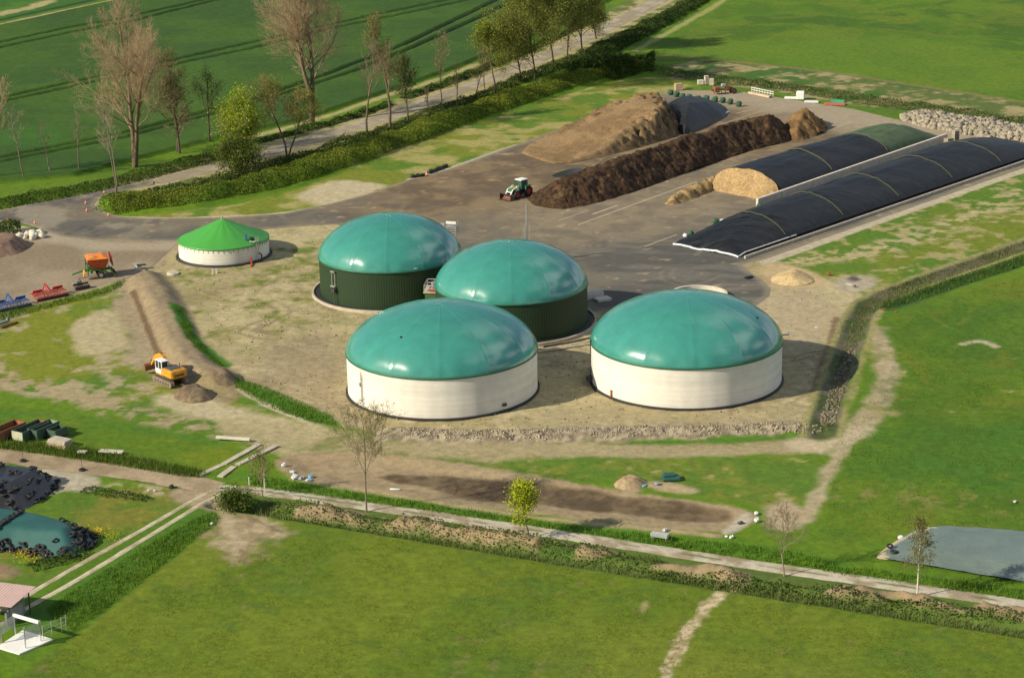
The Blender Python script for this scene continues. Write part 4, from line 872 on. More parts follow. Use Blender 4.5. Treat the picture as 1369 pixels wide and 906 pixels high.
for px, py, s in ((30, 318, 1.0), (38, 315, 1.1), (44, 318, 1.2), (52, 313, .9), (56, 316, 1.0), (20, 322, .8)):
    o = stones('boulder', [(px-5, py+1), (px, py+3), (px+5, py+1), (px+4, py-2), (px-4, py-2)], 5, s*.7, s, 'pale boulder lying in the row of verge stones at the left edge', 'boulder', M_concp, lambda x, y, d: .3, int(px)); o['group'] = 'verge stones'
# covered low heap / sheeted bed bottom right
def zc(x, y, d): return .28+.5*ss(0, 4, d)+(fbm(x, y*1.6, 1.6, 4, 130)-.5)*.22*ss(6, .5, d)+(fbm(x, y, 5, 2, 131)-.5)*.15
o = heap('sheeted_bed', 'wide low bed under a smooth grey green plastic sheet at the lower right', 'tarpaulin', [(1176, 745), (1198, 727), (1234, 703), (1369, 712), (1500, 722), (1500, 802), (1369, 780), (1290, 766), (1190, 751)], zc, lambda x, y, d: 0*x[:, None]+np.array([(.13, .16, .14)]), .2, mat('grey_green_sheet', (.145, .188, .158), rough=.3, var=.14, vs=.35, bump=.09, bs=2.2, spec=.6))
RIMS = [(1170, 745), (1178, 749), (1200, 748), (1186, 742), (1208, 728), (1232, 714), (1262, 711), (1262, 706), (1232, 705), (1200, 722), (1180, 736)]
heap('sandy_rim', 'pale sandy rim round the left end of the grey green sheet', 'sand bank', RIMS, lambda x, y, d: np.minimum(.32, .1+d*.5), lambda x, y, d: lerp((.48, .41, .28), (.38, .31, .19), fbm(x, y, 1, 3, 132)), .25, M_dirt)
def zt(x, y, d): return np.minimum(1.9*(.85+.3*fbm(x, y, 6, 2, 133)), d*.75)
TEALP = [(-60, 738), (0, 733), (40, 739), (70, 744), (98, 746), (122, 730), (126, 718), (100, 704), (40, 690), (-60, 680)]
heap('sheeted_silage', 'silage heap under a taut teal green sheet, its foot lined with tyres', 'silage heap', TEALP, zt, lambda x, y, d: 0*x[:, None]+np.array([(.05, .15, .14)]), .35, M_teal)
BLKP = [(-60, 690), (0, 682), (30, 684), (62, 664), (82, 650), (74, 640), (40, 634), (0, 632), (-60, 630)]
heap('sheeted_silage', 'silage heap under black film strewn with tyres, at the left edge', 'silage heap', BLKP, lambda x, y, d: np.minimum(2.4*(.85+.3*fbm(x, y, 5, 2, 134)), d*.8), lambda x, y, d: 0*x[:, None]+np.array([(.02, .02, .022)]), .35, mat('black_film', (.03, .031, .034), rough=.35, var=.2, bump=.04, bs=2))
# puddle
pp = smooth_poly(P([(735, 236), (750, 238), (772, 233), (782, 226), (768, 225), (748, 230)]), 2)
struct(sheet('puddle', pp, mat('puddle_water', (.035, .034, .034), rough=.15, var=.1), lambda x, y, d: 0*x[:, None]+np.zeros((1, 3)), lambda x, y, d: .075+0*x, .3))
# painted joints on the slab
mj = mat('slab_joint', (.42, .36, .25), rough=.9, var=.3, vs=2)
for a, b, wq in (((773, 301), (932, 243), .32), (((792, 287), (826, 275), .45)), ((745, 296), (786, 282), .2), ((862, 330), (905, 314), .25), ((960, 168), (1022, 148), .25), ((1105, 176), (1140, 163), .3), ((985, 152), (1010, 146), .3)):
    A = np.array(W(*a)); B = np.array(W(*b)); e = (B-A)/np.linalg.norm(B-A); nn = np.array([-e[1], e[0]])*wq/2
    struct(MB().quad((*(A-nn), .072), (*(B-nn), .072), (*(B+nn), .072), (*(A+nn), .072)).build('slab_marking', mj))
# ------------------------------------------------------------------ machines (local +x is forward)
def wheel(parent, x, y, r, wd, rim=M_grime, name='wheel'):
    wm = MB(); k = r*.42
    pr = [(r*.58, -wd/2), (r*.9, -wd/2), (r, -wd*.32), (r, wd*.32), (r*.9, wd/2), (r*.58, wd/2)]
    n = 22; v = []; f = []
    for rr, yy in pr:
        for i in range(n):
            a = 2*PI*i/n; q = rr*(1+.035*((i % 2)*2-1)*(rr > .95*r)); v.append((x+q*math.cos(a), y+yy, r+q*math.sin(a)))
    for j in range(len(pr)-1):
        for i in range(n): f.append((j*n+i, j*n+(i+1) % n, (j+1)*n+(i+1) % n, (j+1)*n+i))
    wm.add(v, f); w_ = wm.build(name, M_black, parent)
    rm = MB(); rm.cyl((x, y, r), r*.6, wd*.8, 16, 'y'); rm.cyl((x, y, r), r*.22, wd*1.02, 10, 'y'); rm.build('rim', rim, w_)
    return w_
# excavator
x, y = W(229, 511); EH = ang((237, 518), (208, 505))
ex = thing('excavator', 'orange and white tracked excavator with its bucket out beside the earth ridge', 'excavator', (x, y, hz(x, y)), EH)
for s in (-1, 1):
    tm = MB(); pts = []
    for i in range(9): a = PI/2+PI*i/8; pts.append((-2.05+.42*math.cos(a), .44+.42*math.sin(a)))
    for i in range(9): a = -PI/2+PI*i/8; pts.append((2.05+.42*math.cos(a), .44+.42*math.sin(a)))
    n = len(pts); v = [(px, s*1.2-.3, pz) for px, pz in pts]+[(px, s*1.2+.3, pz) for px, pz in pts]
    f = [tuple(range(n)), tuple(range(2*n-1, n-1, -1))]+[(i, n+i, n+(i+1) % n, (i+1) % n) for i in range(n)]
    tm.add(v, f)
    for i in range(17): tm.box((-2.1+i*.262, s*1.2, .88), (.09, .62, .05)); tm.box((-2.1+i*.262, s*1.2, .02), (.09, .62, .05))
    tk = tm.build('track', mat('muddy_track', (.19, .155, .11), rough=.9, var=.3, vs=3), ex)
    for i in range(6): MB().cyl((-1.7+i*.68, s*1.52, .35), .2, .06, 10, 'y').build('roller', M_grime, tk)
MB().box((0, 0, .75), (2.2, 2.0, .5)).cyl((0, 0, 1.05), .75, .3, 20).build('undercarriage', M_grime, ex)
m = MB(); m.box((-.9, 0, 1.75), (2.7, 2.6, 1.1), bev=.14); m.box((.9, -.75, 1.6), (1.9, 1.1, .8), bev=.08); m.box((.9, .75, 1.32), (1.9, 1.1, .25), bev=.05); m.build('upper_body', M_yel, ex)
MB().box((-1.95, 0, 1.72), (.75, 2.5, 1.25), bev=.22).build('counterweight', M_yel, ex)
MB().box((-.75, .05, 2.35), (1.6, 1.8, .14), bev=.05).build('engine_cover', mat('engine_cover', (.075, .09, .09), rough=.5), ex)
MB().box((-2.34, 0, 1.62), (.03, 1.5, .22)).build('rear_grille', M_dark, ex)
cb = MB()
for xx in (.15, 1.75):
    for yy in (.28, 1.25): cb.box((xx, yy, 2.35), (.12, .1, 1.7))
cb.box((.95, .76, 3.2), (1.85, 1.15, .14), bev=.05); cb.box((.95, 1.25, 1.75), (1.7, .06, .62)); cb.box((.95, 1.25, 2.4), (.1, .07, 1.5)); cb.box((.12, .76, 1.8), (.06, 1.0, .7)); cb.box((1.78, .76, 1.75), (.06, 1.0, .5))
cbo = cb.build('cab', M_whitep, ex)
g = MB(); g.box((.95, .76, 2.6), (1.58, .92, 1.1)); g.build('cab_glass', M_glass, cbo)
m = MB(); m.tube([(-1.2, -.8, 2.3), (-1.2, -.8, 2.95)], .07, 8); m.build('exhaust', M_steel, ex)
def beam(pts, w0, hs):
    b = MB(); v = []; f = []
    for (px, pz), h_ in zip(pts, hs): v += [(px, w0[0]-w0[1]/2, pz-h_/2), (px, w0[0]+w0[1]/2, pz-h_/2), (px, w0[0]+w0[1]/2, pz+h_/2), (px, w0[0]-w0[1]/2, pz+h_/2)]
    for i in range(len(pts)-1):
        for k in range(4): f.append((i*4+k, i*4+(k+1) % 4, i*4+4+(k+1) % 4, i*4+4+k))
    f += [(3, 2, 1, 0), tuple(len(v)-4+k for k in range(4))]
    return b.add(v, f)
beam([(.9, 1.9), (1.9, 2.9), (2.9, 3.2), (4.2, 2.7)], (-.25, .55), [.6, .85, .8, .5]).build('boom', M_yel, ex)
beam([(3.8, 3.05), (4.6, 2.3), (5.4, 1.2)], (-.25, .42), [.45, .7, .4]).build('stick', M_yel, ex)
for a_, b_ in (((1.5, -.25, 1.7), (2.7, -.25, 2.7)), ((2.5, -.25, 3.65), (3.8, -.25, 3.3)), ((4.6, -.25, 2.75), (5.6, -.25, 1.7))): MB().tube([a_, b_], .09, 8).build('hydraulic_cylinder', M_steel, ex)
b = MB(); n = 9; v = []
for yy in (-1.2, 1.0):
    for i in range(n): a = math.radians(100+i*22); v.append((5.75+.62*math.cos(a), yy, 1.0+.55*math.sin(a)))
f = [(i, i+1, n+i+1, n+i) for i in range(n-1)]+[tuple(range(n)), tuple(range(2*n-1, n-1, -1))]
b.add(v, f); b.build('bucket', M_rust, ex)

# tractor with front loader bucket
TH = ang((703, 261), (684, 266)); x, y = W(694, 263.5)
tr = thing('tractor', 'green tractor with white cab roof and low front bucket beside the dark heap', 'tractor', (x, y, .06), TH)
for s in (-1, 1):
    wheel(tr, -1.35, s*1.0, .98, .62, M_redp); wheel(tr, 1.45, s*.95, .75, .5, M_redp)
m = MB(); m.box((.2, 0, .95), (3.6, .75, .6), bev=.05); m.box((-1.35, 0, .98), (.5, 1.5, .35)); m.box((1.45, 0, .75), (.35, 1.4, .3)); m.build('chassis', M_steel, tr)
m = MB(); m.box((1.3, 0, 1.6), (2.1, .95, .85), bev=.14); m.build('bonnet', M_tgreen, tr)
MB().box((1.2, 0, 2.04), (1.7, .62, .05)).build('bonnet_stripe', M_lime, tr)
for s in (-1, 1):
    MB().box((-1.35, s*.98, 2.02), (1.5, .62, .12), bev=.04).box((-.6, s*.98, 1.75), (.12, .62, .7)).build('fender', M_tgreen, tr); MB().box((1.45, s*.95, 1.58), (.9, .5, .06)).build('fender', M_tgreen, tr)
cb = MB()
for xx in (-1.45, .1):
    for yy in (-.72, .72): cb.box((xx, yy, 2.35), (.09, .09, 1.6))
cb.box((-.65, 0, 1.6), (1.6, 1.45, .3)); cbo = cb.build('cab_frame', M_tgreen, tr)
MB().box((-.67, 0, 2.35), (1.42, 1.36, 1.3)).build('cab_glass', mat('tinted_glass', (.05, .10, .075), rough=.08, spec=.7), cbo)
MB().box((-.65, 0, 3.15), (1.85, 1.65, .2), bev=.08).build('cab_roof', M_whitep, tr)
m = MB()
for s in (-1, 1): m.box((.9, s*.62, 1.75), (.5, .14, 1.0)); m.tube([(.9, s*.62, 2.1), (2.2, s*.62, 1.75), (2.9, s*.62, .75)], .12, 6)
m.tube([(2.5, -.62, 1.3), (2.5, .62, 1.3)], .09, 6); m.build('loader_arm', M_whitep, tr)
m = MB(); m.tube([(.55, -.5, 2.0), (.55, -.5, 2.95)], .06, 8); m.build('exhaust', M_steel, tr)
b = MB(); n = 7; v = []
for yy in (-1.35, 1.35):
    for i in range(n): a = math.radians(75+i*35); v.append((3.45+.62*math.cos(a), yy, .6+.56*math.sin(a)))
f = [(i, i+1, n+i+1, n+i) for i in range(n-1)]+[tuple(range(n)), tuple(range(2*n-1, n-1, -1))]
b.add(v, f)
for i in range(9): b.box((4.0, -1.3+i*.325, .12), (.35, .06, .06))
b.build('bucket', mat('worn_bucket', (.13, .06, .045), rough=.7, var=.4, vs=3), tr)

# seeder / spreader with orange hopper
x, y = W(131, 370); SH = ang((140, 366), (122, 372))
sp = thing('seed_drill', 'green trailed seed drill with a bright orange hopper and red harrow wings', 'farm machine', (x, y, .05), PI+.3); sp.scale = (1.2, 1.2, 1.2)
m = MB(); m.box((0, 0, 1.0), (4.0, .3, .3)); m.box((-.9, 0, 1.0), (.3, 2.8, .3)); m.box((.9, 0, 1.0), (.3, 2.6, .3)); m.tube([(2.0, 0, 1.0), (3.4, 0, .6)], .12, 6)
for yy in (-1.2, 1.2): m.tube([(-1.4, yy, .7), (1.4, yy, 1.7)], .1, 6); m.tube([(1.4, yy, .6), (1.4, yy, 2.3)], .08, 6)
for k in range(5): m.tube([(-1.6, -1.2+k*.6, 1.1), (-2.1, -1.2+k*.6, .3)], .08, 5)
m.build('frame', M_igreen, sp)
hm = MB(); q = []
for z, sx, sy in ((1.25, .9, 1.05), (2.2, 1.35, 1.4), (2.75, 1.4, 1.45)): q.append([(-sx, -sy, z), (sx, -sy, z), (sx, sy, z), (-sx, sy, z)])
v = [p for r in q for p in r]; f = [(3, 2, 1, 0)]+[(i*4+k, i*4+(k+1) % 4, i*4+4+(k+1) % 4, i*4+4+k) for i in range(2) for k in range(4)]
hm.add(v, f); hm.build('hopper', mat('hopper_red', (.42, .07, .02), rough=.5), sp)
MB().add([(-1.45, -1.5, 2.75), (1.45, -1.5, 2.75), (1.45, 1.5, 2.75), (-1.45, 1.5, 2.75), (-.8, -1.1, 2.98), (.8, -1.1, 2.98), (.8, 1.1, 2.98), (-.8, 1.1, 2.98)], [(0, 1, 5, 4), (1, 2, 6, 5), (2, 3, 7, 6), (3, 0, 4, 7), (4, 5, 6, 7)]).build('hopper_cover', M_iorange, sp)
m = MB()
for k in range(6): m.box((-1.9, -1.3+k*.5, 2.3), (.12, .1, 1.3), ry=.15)
for z in (1.75, 2.3, 2.9): m.box((-1.9, 0, z), (.1, 2.9, .12))
m.build('folded_harrow', mat('harrow_red', (.36, .04, .025), rough=.5), sp)
m = MB(); m.cyl((1.9, .95, .85), .5, .18, 14, 'x'); m.build('marker_disc', mat('signal_yellow', (.85, .42, .02), rough=.5), sp)
for yy in (-1.1, -.4, .4, 1.1): wheel(sp, -.3, yy, .48, .32, M_galv)
m = MB()
for k in range(10): m.cyl((-2.2, -1.3+k*.29, .28), .28, .05, 12, 'y')
m.build('packer_roller', M_grime, sp)
m = MB(); m.tube([(1.2, 1.35, 2.7), (1.2, 1.35, 3.6)], .05, 5); m.tube([(-.5, -.6, 2.9), (-.5, -.6, 3.5)], .05, 5); m.box((.4, .9, 3.05), (.25, .25, .25)); m.build('air_pipe', M_galv, sp)

def cultivator(label, px, py, a, b, m1, m2, length):
    x, y = W(px, py); o = thing('cultivator', label, 'cultivator', (x, y, .05), ang(a, b), 'cultivators parked on the gravel lot')
    hl = length/2; f = MB()
    for yy, z in ((.0, .75), (.75, .75), (1.5, .75)): f.box((0, yy, z), (length, .12, .12))
    for k in range(7): f.box((-hl+.15+k*(length-.3)/6, .75, .78), (.1, 1.7, .1))
    for s in (-1, 1): f.tube([(s*.5, 1.5, .8), (s*.12, 1.7, 1.9), (s*.3, .3, .85)], .08, 6)
    f.tube([(0, 1.7, 1.9), (0, .2, .9)], .07, 6)
    for s in (-1, 1): f.box((s*hl*.62, .9, 1.15), (length*.3, .1, .5), rx=.5)
    f.build('frame', m1, o)
    t = MB()
    for r, yy in enumerate((0, .75, 1.5)):
        for k in range(9):
            xx = -hl+.3+(k+.33*r)*(length-.5)/9.2; t.tube([(xx, yy, .75), (xx, yy+.18, .55), (xx, yy, .28), (xx, yy+.15, .06)], .045, 4)
    t.build('tines', m1, o)
    r = MB()
    for k in range(int(length/.22)): r.cyl((-hl+.1+k*.22, -.75, .28), .28, .07, 12, 'x')
    r.box((0, -.75, .28), (length-.1, .1, .1)); r.build('roller', m2, o)
    s_ = MB()
    for k in (-.6, .6): s_.tube([(k*hl, 0, .8), (k*hl, -.4, .8), (k*hl, -.75, .3)], .06, 5)
    s_.build('roller_arm', m1, o)
cultivator('red cultivator with a mounting frame, parked between the blue one and the seed drill', 68, 398, (45, 406), (92, 396), M_red, mat('rusty_red', (.20, .045, .035), rough=.8, var=.3), 5.6)
cultivator('blue cultivator parked at the left picture edge', 18, 412, (-5, 417), (42, 407), M_blue, mat('dull_blue', (.06, .07, .10), rough=.7, var=.3), 5.6)
x, y = W(108, 386); o = thing('front_packer', 'small dark three point packer beside the seed drill', 'farm machine', (x, y, .05), ang((95, 388), (120, 383)))
m = MB(); m.box((0, 0, .75), (2.6, .25, .25)); m.box((0, .4, .6), (.9, 1.0, .7), bev=.08); m.tube([(-.4, .3, .8), (0, .3, 1.6), (.4, .3, .8)], .07, 6); m.build('frame', M_steel, o)
m = MB()
for k in range(8): m.cyl((-1.2+k*.34, -.5, .35), .35, .1, 14, 'x')
m.build('rings', M_grime, o); MB().box((-.9, .1, 1.0), (.8, .5, .2)).build('cover', M_galv, o)
x, y = W(185, 360); o = thing('drain_cover', 'small white and black shaft cover at the tip of the earth ridge', 'shaft', (x, y, hz(x, y)), .3)
MB().cyl((0, 0, .35), .55, .7, 14).build('shaft', M_concp, o); MB().box((.5, -.2, .75), (1.5, .7, .1)).build('lid', M_dark, o); MB().box((-.4, .1, .85), (.5, .4, .3)).build('fitting', M_whitep, o)
x, y = W(231, 366.5); o = thing('manhole', 'pale round manhole slab in the soil below the small green roofed tank', 'manhole', (x, y, hz(x, y)))
MB().cyl((0, 0, .15), .95, .3, 24).build('ring', M_concp, o); MB().cyl((0, 0, .33), .6, .08, 20).build('lid', M_conc, o)
for px in (284.5, 289.5):
    x, y = W(px, 366); o = MB().box((0, 0, .3), (.3, .25, .9)).box((0, 0, .78), (.36, .3, .08)).build('marker_post', M_concp); o.location = (x, y, hz(x, y)); tag(o, 'stubby pale concrete post in the soil before the small green roofed tank', 'post', 'stub posts by the small tank')

# cones
def cone(label, px, py, first=[None]):
    x, y = W(px, py)
    if first[0] is None:
        t = thing('traffic_cone', label, 'traffic cone', (x, y, .05), 0, 'orange traffic cones'); first[0] = t
        MB().box((0, 0, .04), (.42, .42, .07), bev=.02).build('base', M_cone_o, t)
        MB().lathe([(.16, .07), (.08, .4), (.03, .74), (.005, .75)], 14).build('body', M_cone_o, t, True)
        MB().lathe([(.124, .27), (.086, .42)], 14).build('band', M_whitep, t, True)
        return t
    return dup(first[0], (x, y, .05), random.random(), label, 'orange traffic cones')
for lb, px, py in (('traffic cone at the mouth of the farm lane, where it meets the asphalt', 139.5, 259), ('upper of two cones at the tip of the green verge', 114.5, 273), ('lower of two cones at the tip of the green verge', 116, 283), ('cone standing on the asphalt below the rounded tip of the verge', 145, 289), ('cone nearest the left picture edge, beyond the verge stones', 10.5, 294.5), ('cone on the asphalt just right of the verge stones', 46.5, 299.5), ('lone orange cone beside the black rolled sheet at the yard edge', 570.5, 234.5)): cone(lb, px, py)
# rolled black sheet
for a, b, lb in (((549, 238), (567, 236), 'short roll of black sheeting left of the lone cone at the yard edge'), ((573, 232.5), (597, 223.5), 'long roll of black sheeting right of the lone cone at the yard edge')):
    A = W(*a); B = W(*b); o = MB().tube([(A[0]+(B[0]-A[0])*k/8, A[1]+(B[1]-A[1])*k/8, .3+.08*math.sin(k*2.1)) for k in range(9)], [.35+.1*math.sin(k*1.7) for k in range(9)], 10).build('sheet_roll', mat('roll_black', (.02, .024, .022), rough=.6, var=.2, bump=.05), None, True); tag(o, lb, 'sheet roll', 'black rolled sheets')

# bags
def bag(label, px, py, m, s=(1, .7, .5), name='bag', grp=None, rz=None, z=None):
    x, y = W(px, py); b = MB(); n = 10; v = []; f = []
    for j in range(6):
        ph = -PI/2+PI*(j+.5)/6
        for i in range(n):
            a = 2*PI*i/n; c, d = math.cos(a), math.sin(a); k = max(abs(c), abs(d))**-.5
            r = math.cos(ph)**.6; w_ = 1+random.uniform(-.1, .1); v.append((s[0]/2*c*k*r*w_, s[1]/2*d*k*r*w_, s[2]/2*(1+math.sin(ph))*w_))
    for j in range(5):
        for i in range(n): f.append((j*n+i, j*n+(i+1) % n, (j+1)*n+(i+1) % n, (j+1)*n+i))
    f += [tuple(range(n-1, -1, -1)), tuple(5*n+i for i in range(n))]
    v = [(a_*.8*random.uniform(.82, 1.15), b_*.8*random.uniform(.82, 1.15), c_*.75*random.uniform(.75, 1.1)) for a_, b_, c_ in v] if name != 'gravel_bag' else v
    b.add(v, f); o = b.build(name, m, None, name == 'gravel_bag'); o.location = (x, y, (hz(x, y) if z is None else z)+.02); o.rotation_euler = (0, 0, random.random()*3 if rz is None else rz)
    return tag(o, label, 'bag', grp)
GPOS = [(896.5, 127.5), (904.5, 130), (912.4, 132.5), (921.7, 133.5), (933, 135.5), (944.5, 135.5), (955.8, 137), (966, 138), (976, 140), (987.5, 143)]
for i, (px, py) in enumerate(GPOS):
    lb = {0: 'leftmost green gravel bag of the row behind the black sheet', 9: 'rightmost green gravel bag of the row, by itself on the slab'}.get(i, 'green gravel bag in the middle of the row behind the black sheeted heap end')
    bag(lb, px, py, M_bag, (1.35, 1.1, 1.25), 'gravel_bag', 'row of big green gravel bags', rz=.3*math.sin(i*2))
bag('single green gravel bag at the foot of the cut brown heap', 915, 177, M_bag, (1.2, 1, 1.1), 'gravel_bag'); bag('white bag lying at the front corner of the black sheeted heap end', 929, 170.5, M_film, (1.6, 1.2, .9), 'bag'); bag('small white bag beside the big white one at the sheeted heap corner', 934, 167, M_film, (1.0, .8, .7), 'bag')
A = W(936, 169); B = W(974, 151); o = MB().tube([(A[0]+(B[0]-A[0])*k/24, A[1]+(B[1]-A[1])*k/24, .22) for k in range(25)], [.2+.09*math.sin(k*2.4) for k in range(25)], 6).build('film_edge', M_film, None, True); tag(o, 'white film edge along the foot of the short black sheeted heap', 'film edge')
bag('dark green gravel bag on the slab before the open clamp face', 1015.5, 279.5, M_bag, (1.2, 1, 1.0), 'gravel_bag'); bag('green gravel bag beside a white bag, halfway along the front clamp foot', 957, 299, M_bag, (1.2, .9, .9), 'gravel_bag'); bag('white bag next to the green one, halfway along the front clamp foot', 966, 296.5, M_film, (1.1, .8, .6)); bag('green gravel bag near the front tip of the long clamp', 923, 315.5, M_bag, (1.1, .9, .9), 'gravel_bag'); bag('white bag near the front tip of the long clamp', 916, 317, M_film, (1.1, .8, .8))
for lb, px, py, m, s in (('white sack at the upper left rim of the muddy basin', 379.5, 624, M_film, (.8, .6, .7)), ('pale sack below the topmost one at the left basin rim', 391, 632, mat('pale_blue_film', (.50, .58, .60), rough=.5), (1.0, .6, .4)), ('white sack leftmost in the heap of film at the basin rim', 394, 640, M_film, (1.4, .9, .7)), ('grey crumpled film in the middle of the heap at the basin rim', 403, 640.5, mat('grey_film', (.33, .32, .30), rough=.6, var=.4, vs=4), (1.4, .9, .5)), ('light blue film at the right of the heap at the basin rim', 415, 638.5, M_bluef, (1.5, .8, .5)), ('white sack below the light blue film at the basin rim', 413, 643.5, M_film, (1.0, .7, .5)), ('white flat film in the grass below the muddy basin', 528, 653.5, M_film, (1.6, .6, .2)),
                     ('white sack behind the grey trough', 889, 710, M_film, (.9, .6, .5)), ('bigger white scrap in the grass by the lower right basin rim', 978, 719, M_film, (.9, .5, .4)), ('tiny white scrap in the grass by the lower right basin rim', 971, 718, M_film, (.5, .4, .3)), ('upper white sack at the right end of the basin', 1011, 688, M_film, (.8, .6, .5)), ('lower white sack at the right end of the basin', 1011.5, 698, M_film, (.7, .7, .8)), ('dark sack on the sandy right end of the basin', 990, 700, M_steel, (.9, .6, .4)),
                     ('light blue scrap on the debris above the basin', 861, 650, M_bluef, (1.0, .6, .3)), ('grey blue scrap right of the light blue one above the basin', 878, 648, mat('grey_blue', (.22, .27, .36), rough=.6), (.8, .6, .5)), ('white sack at the head of the sandy rim by the sheeted bed', 1204, 720, M_film, (.9, .7, .5)), ('black sack near the asphalt end beside the sand pile', 1001, 372, M_black, (2.2, 1.1, .5)), ('small rust coloured lump between the sand pile and the ash patch', 1108, 368, M_rust, (.9, .6, .6)), ('flat orange lump at the bend of the ditch', 1182, 414, M_orangep, (1.0, .5, .25)), ('smaller orange lump in the grass right of the ditch bend', 1198, 417.5, M_orangep, (.7, .4, .25)), ('bleached board end at the ash patch', 1136, 381, M_concp, (1.6, .6, .2)), ('dark lump at the end of the bleached board', 1143, 384, M_steel, (.6, .5, .4)), ('white pebble lump in the trodden soil of the bottom field', 283, 701, M_film, (.5, .4, .3)), ('white fleck in the right hand field', 1357, 671, M_concp, (.8, .5, .2)), ('green film scrap on the soil right of the rightmost tank', 1085, 462, mat('green_scrap', (.16, .26, .19), rough=.7), (1.0, .5, .15)), ('white sheet of paper on the bare soil right of the domes', 1091, 438, M_film, (.7, .5, .08)), ('dark tyre like lump at the junction of the tracks', 229, 652, M_black, (1.1, .7, .5)), ('left white dot in the grass by the track junction', 199, 656, M_film, (.35, .3, .3)), ('right white dot in the grass by the track junction', 207, 656.5, M_film, (.35, .3, .3))):
    bag(lb, px, py, m, s, 'scrap' if s[2] < .45 else 'sack')
x, y = W(897, 641); o = thing('folded_tarpaulin', 'dark green tarpaulin folded on the grass above the basin', 'tarpaulin', (x, y, hz(x, y)), .1)
MB().box((0, 0, .25), (2.2, 1.5, .5), bev=.15).build('lower_fold', mat('tarp_green', (.02, .085, .07), rough=.5, bump=.05), o); MB().box((-.2, .2, .6), (1.5, 1.0, .3), bev=.12).build('upper_fold', mat('tarp_green'
, (.02, .085, .07)), o)
# trough on legs
x, y = W(882, 722); o = thing('feed_trough', 'long grey feed trough on legs in the grass below the basin', 'trough', (x, y, hz(x, y)), ang((873, 719), (892, 722)))
m = MB(); v = []; f = []
for xx in (-1.0, 1.0): v += [(xx, -.42, .85), (xx, -.3, .45), (xx, .3, .45), (xx, .42, .85)]
f = [(0, 1, 5, 4), (1, 2, 6, 5), (2, 3, 7, 6), (0, 4, 7, 3), (3, 2, 1, 0), (4, 5, 6, 7)]; m.add(v, f); m.build('basin', mat('trough_grey', (.42, .44, .42), rough=.5), o)
for sx in (-.85, .85):
    for sy in (-.3, .3): MB().box((sx, sy, .25), (.09, .09, .52)).build('leg', M_galv, o)

# open skips / trailer bodies at the left
def skip(label, px, py, head, Ln, Wd, Hh, mside, mend, name='open_skip'):
    x, y = W(px, py); o = thing(name, label, 'skip', (x, y, hz(x, y)+.05), head, 'old open skips in the grass')
    MB().box((0, 0, .14), (Ln, Wd, .12)).build('floor', M_dark, o)
    for s in (-1, 1): MB().box((0, s*(Wd/2-.04), Hh/2+.2), (Ln, .08, Hh)).box((0, s*(Wd/2-.04), Hh+.2), (Ln, .14, .1)).build('side_panel', mside, o)
    for s in (-1, 1): MB().box((s*(Ln/2-.04), 0, Hh/2+.2), (.08, Wd-.18, Hh)).build('end_panel', mend[0 if s < 0 else 1], o)
M_bin = mat('weathered_green', (.045, .085, .055), rough=.7, var=.3, vs=2); M_binw = mat('bleached_panel', (.42, .43, .30), rough=.8, var=.2, vs=2); M_binr = mat('rusty_panel', (.30, .10, .05), rough=.85, var=.3, vs=2)
hd = ang((22, 590), (62, 573))
skip('rust red open skip farthest left in the row', 10, 583, hd, 5.0, 2.0, 1.1, M_rust, (M_binr, M_binr)); skip('open skip with a bleached cream front panel', 42, 583, hd, 5.0, 2.0, 1.15, M_bin, (M_binw, M_binr)); skip('dark green open skip beside the cream fronted one', 59, 582, hd, 4.2, 1.7, 1.2, M_bin, (M_bin, mat('pale_green', (.22, .31, .20), rough=.7))); skip('small dark green open skip at the right end of the row', 77, 584, hd, 2.2, 1.5, 1.0, M_bin, (M_bin, M_bin))
x, y = W(79, 597); o = thing('slab_stack', 'stack of bleached concrete slabs in the tall grass beside the skips', 'slab stack', (x, y, hz(x, y)), ang((64, 594), (96, 600)))
for k in range(4): MB().box((.1*math.sin(k*3), .08*k, .18+.24*k), (3.2-.15*k, 1.5, .2), rz=.04*math.sin(k*2), bev=.02).build('slab', M_wood if k < 2 else M_conc, o)
for lb, px, py, d in (('small pale slab lying right of the slab stack', 110, 607, (1.2, .8, .2)), ('long pale plank lying flat in the tall grass above the track', 149, 606.5, (3.2, .9, .2)), ('pale concrete beam lying where the tall grass meets the dirt', 312, 589, (4.6, .5, .3))):
    x, y = W(px, py); o = MB().box((0, 0, .35), d, bev=.03).build('slab', M_concp); o.location = (x, y, hz(x, y)); o.rotation_euler = (0, 0, -.25); tag(o, lb, 'slab')
for lb, a, b, wq in (('left strip of concrete driving slabs joining the track from the excavator side, lower half', (267, 636), (297, 622), .75), ('left strip of concrete driving slabs, upper half', (299, 621), (347, 594), .75), ('right strip of concrete driving slabs, lower half', (294, 638), (313, 624), .8), ('right strip of concrete driving slabs, upper half', (317, 622), (370, 596), .75)):
    A = np.array(W(*a)); B = np.array(W(*b)); c_ = (A+B)/2; Ld = np.linalg.norm(B-A); o = MB()
    k = max(int(Ld/2), 2)
    for i in range(k): o.box((Ld*((i+.5)/k-.5), 0, .06), (Ld/k-.05, wq, .16), rz=.02*math.sin(i*5))
    ob = o.build('slab_strip', M_conc); ob.location = (float(c_[0]), float(c_[1]), hz(*c_)+.03); ob.rotation_euler = (0, 0, math.atan2(B[1]-A[1], B[0]-A[0])); tag(ob, lb, 'slab strip', 'concrete driving strips')

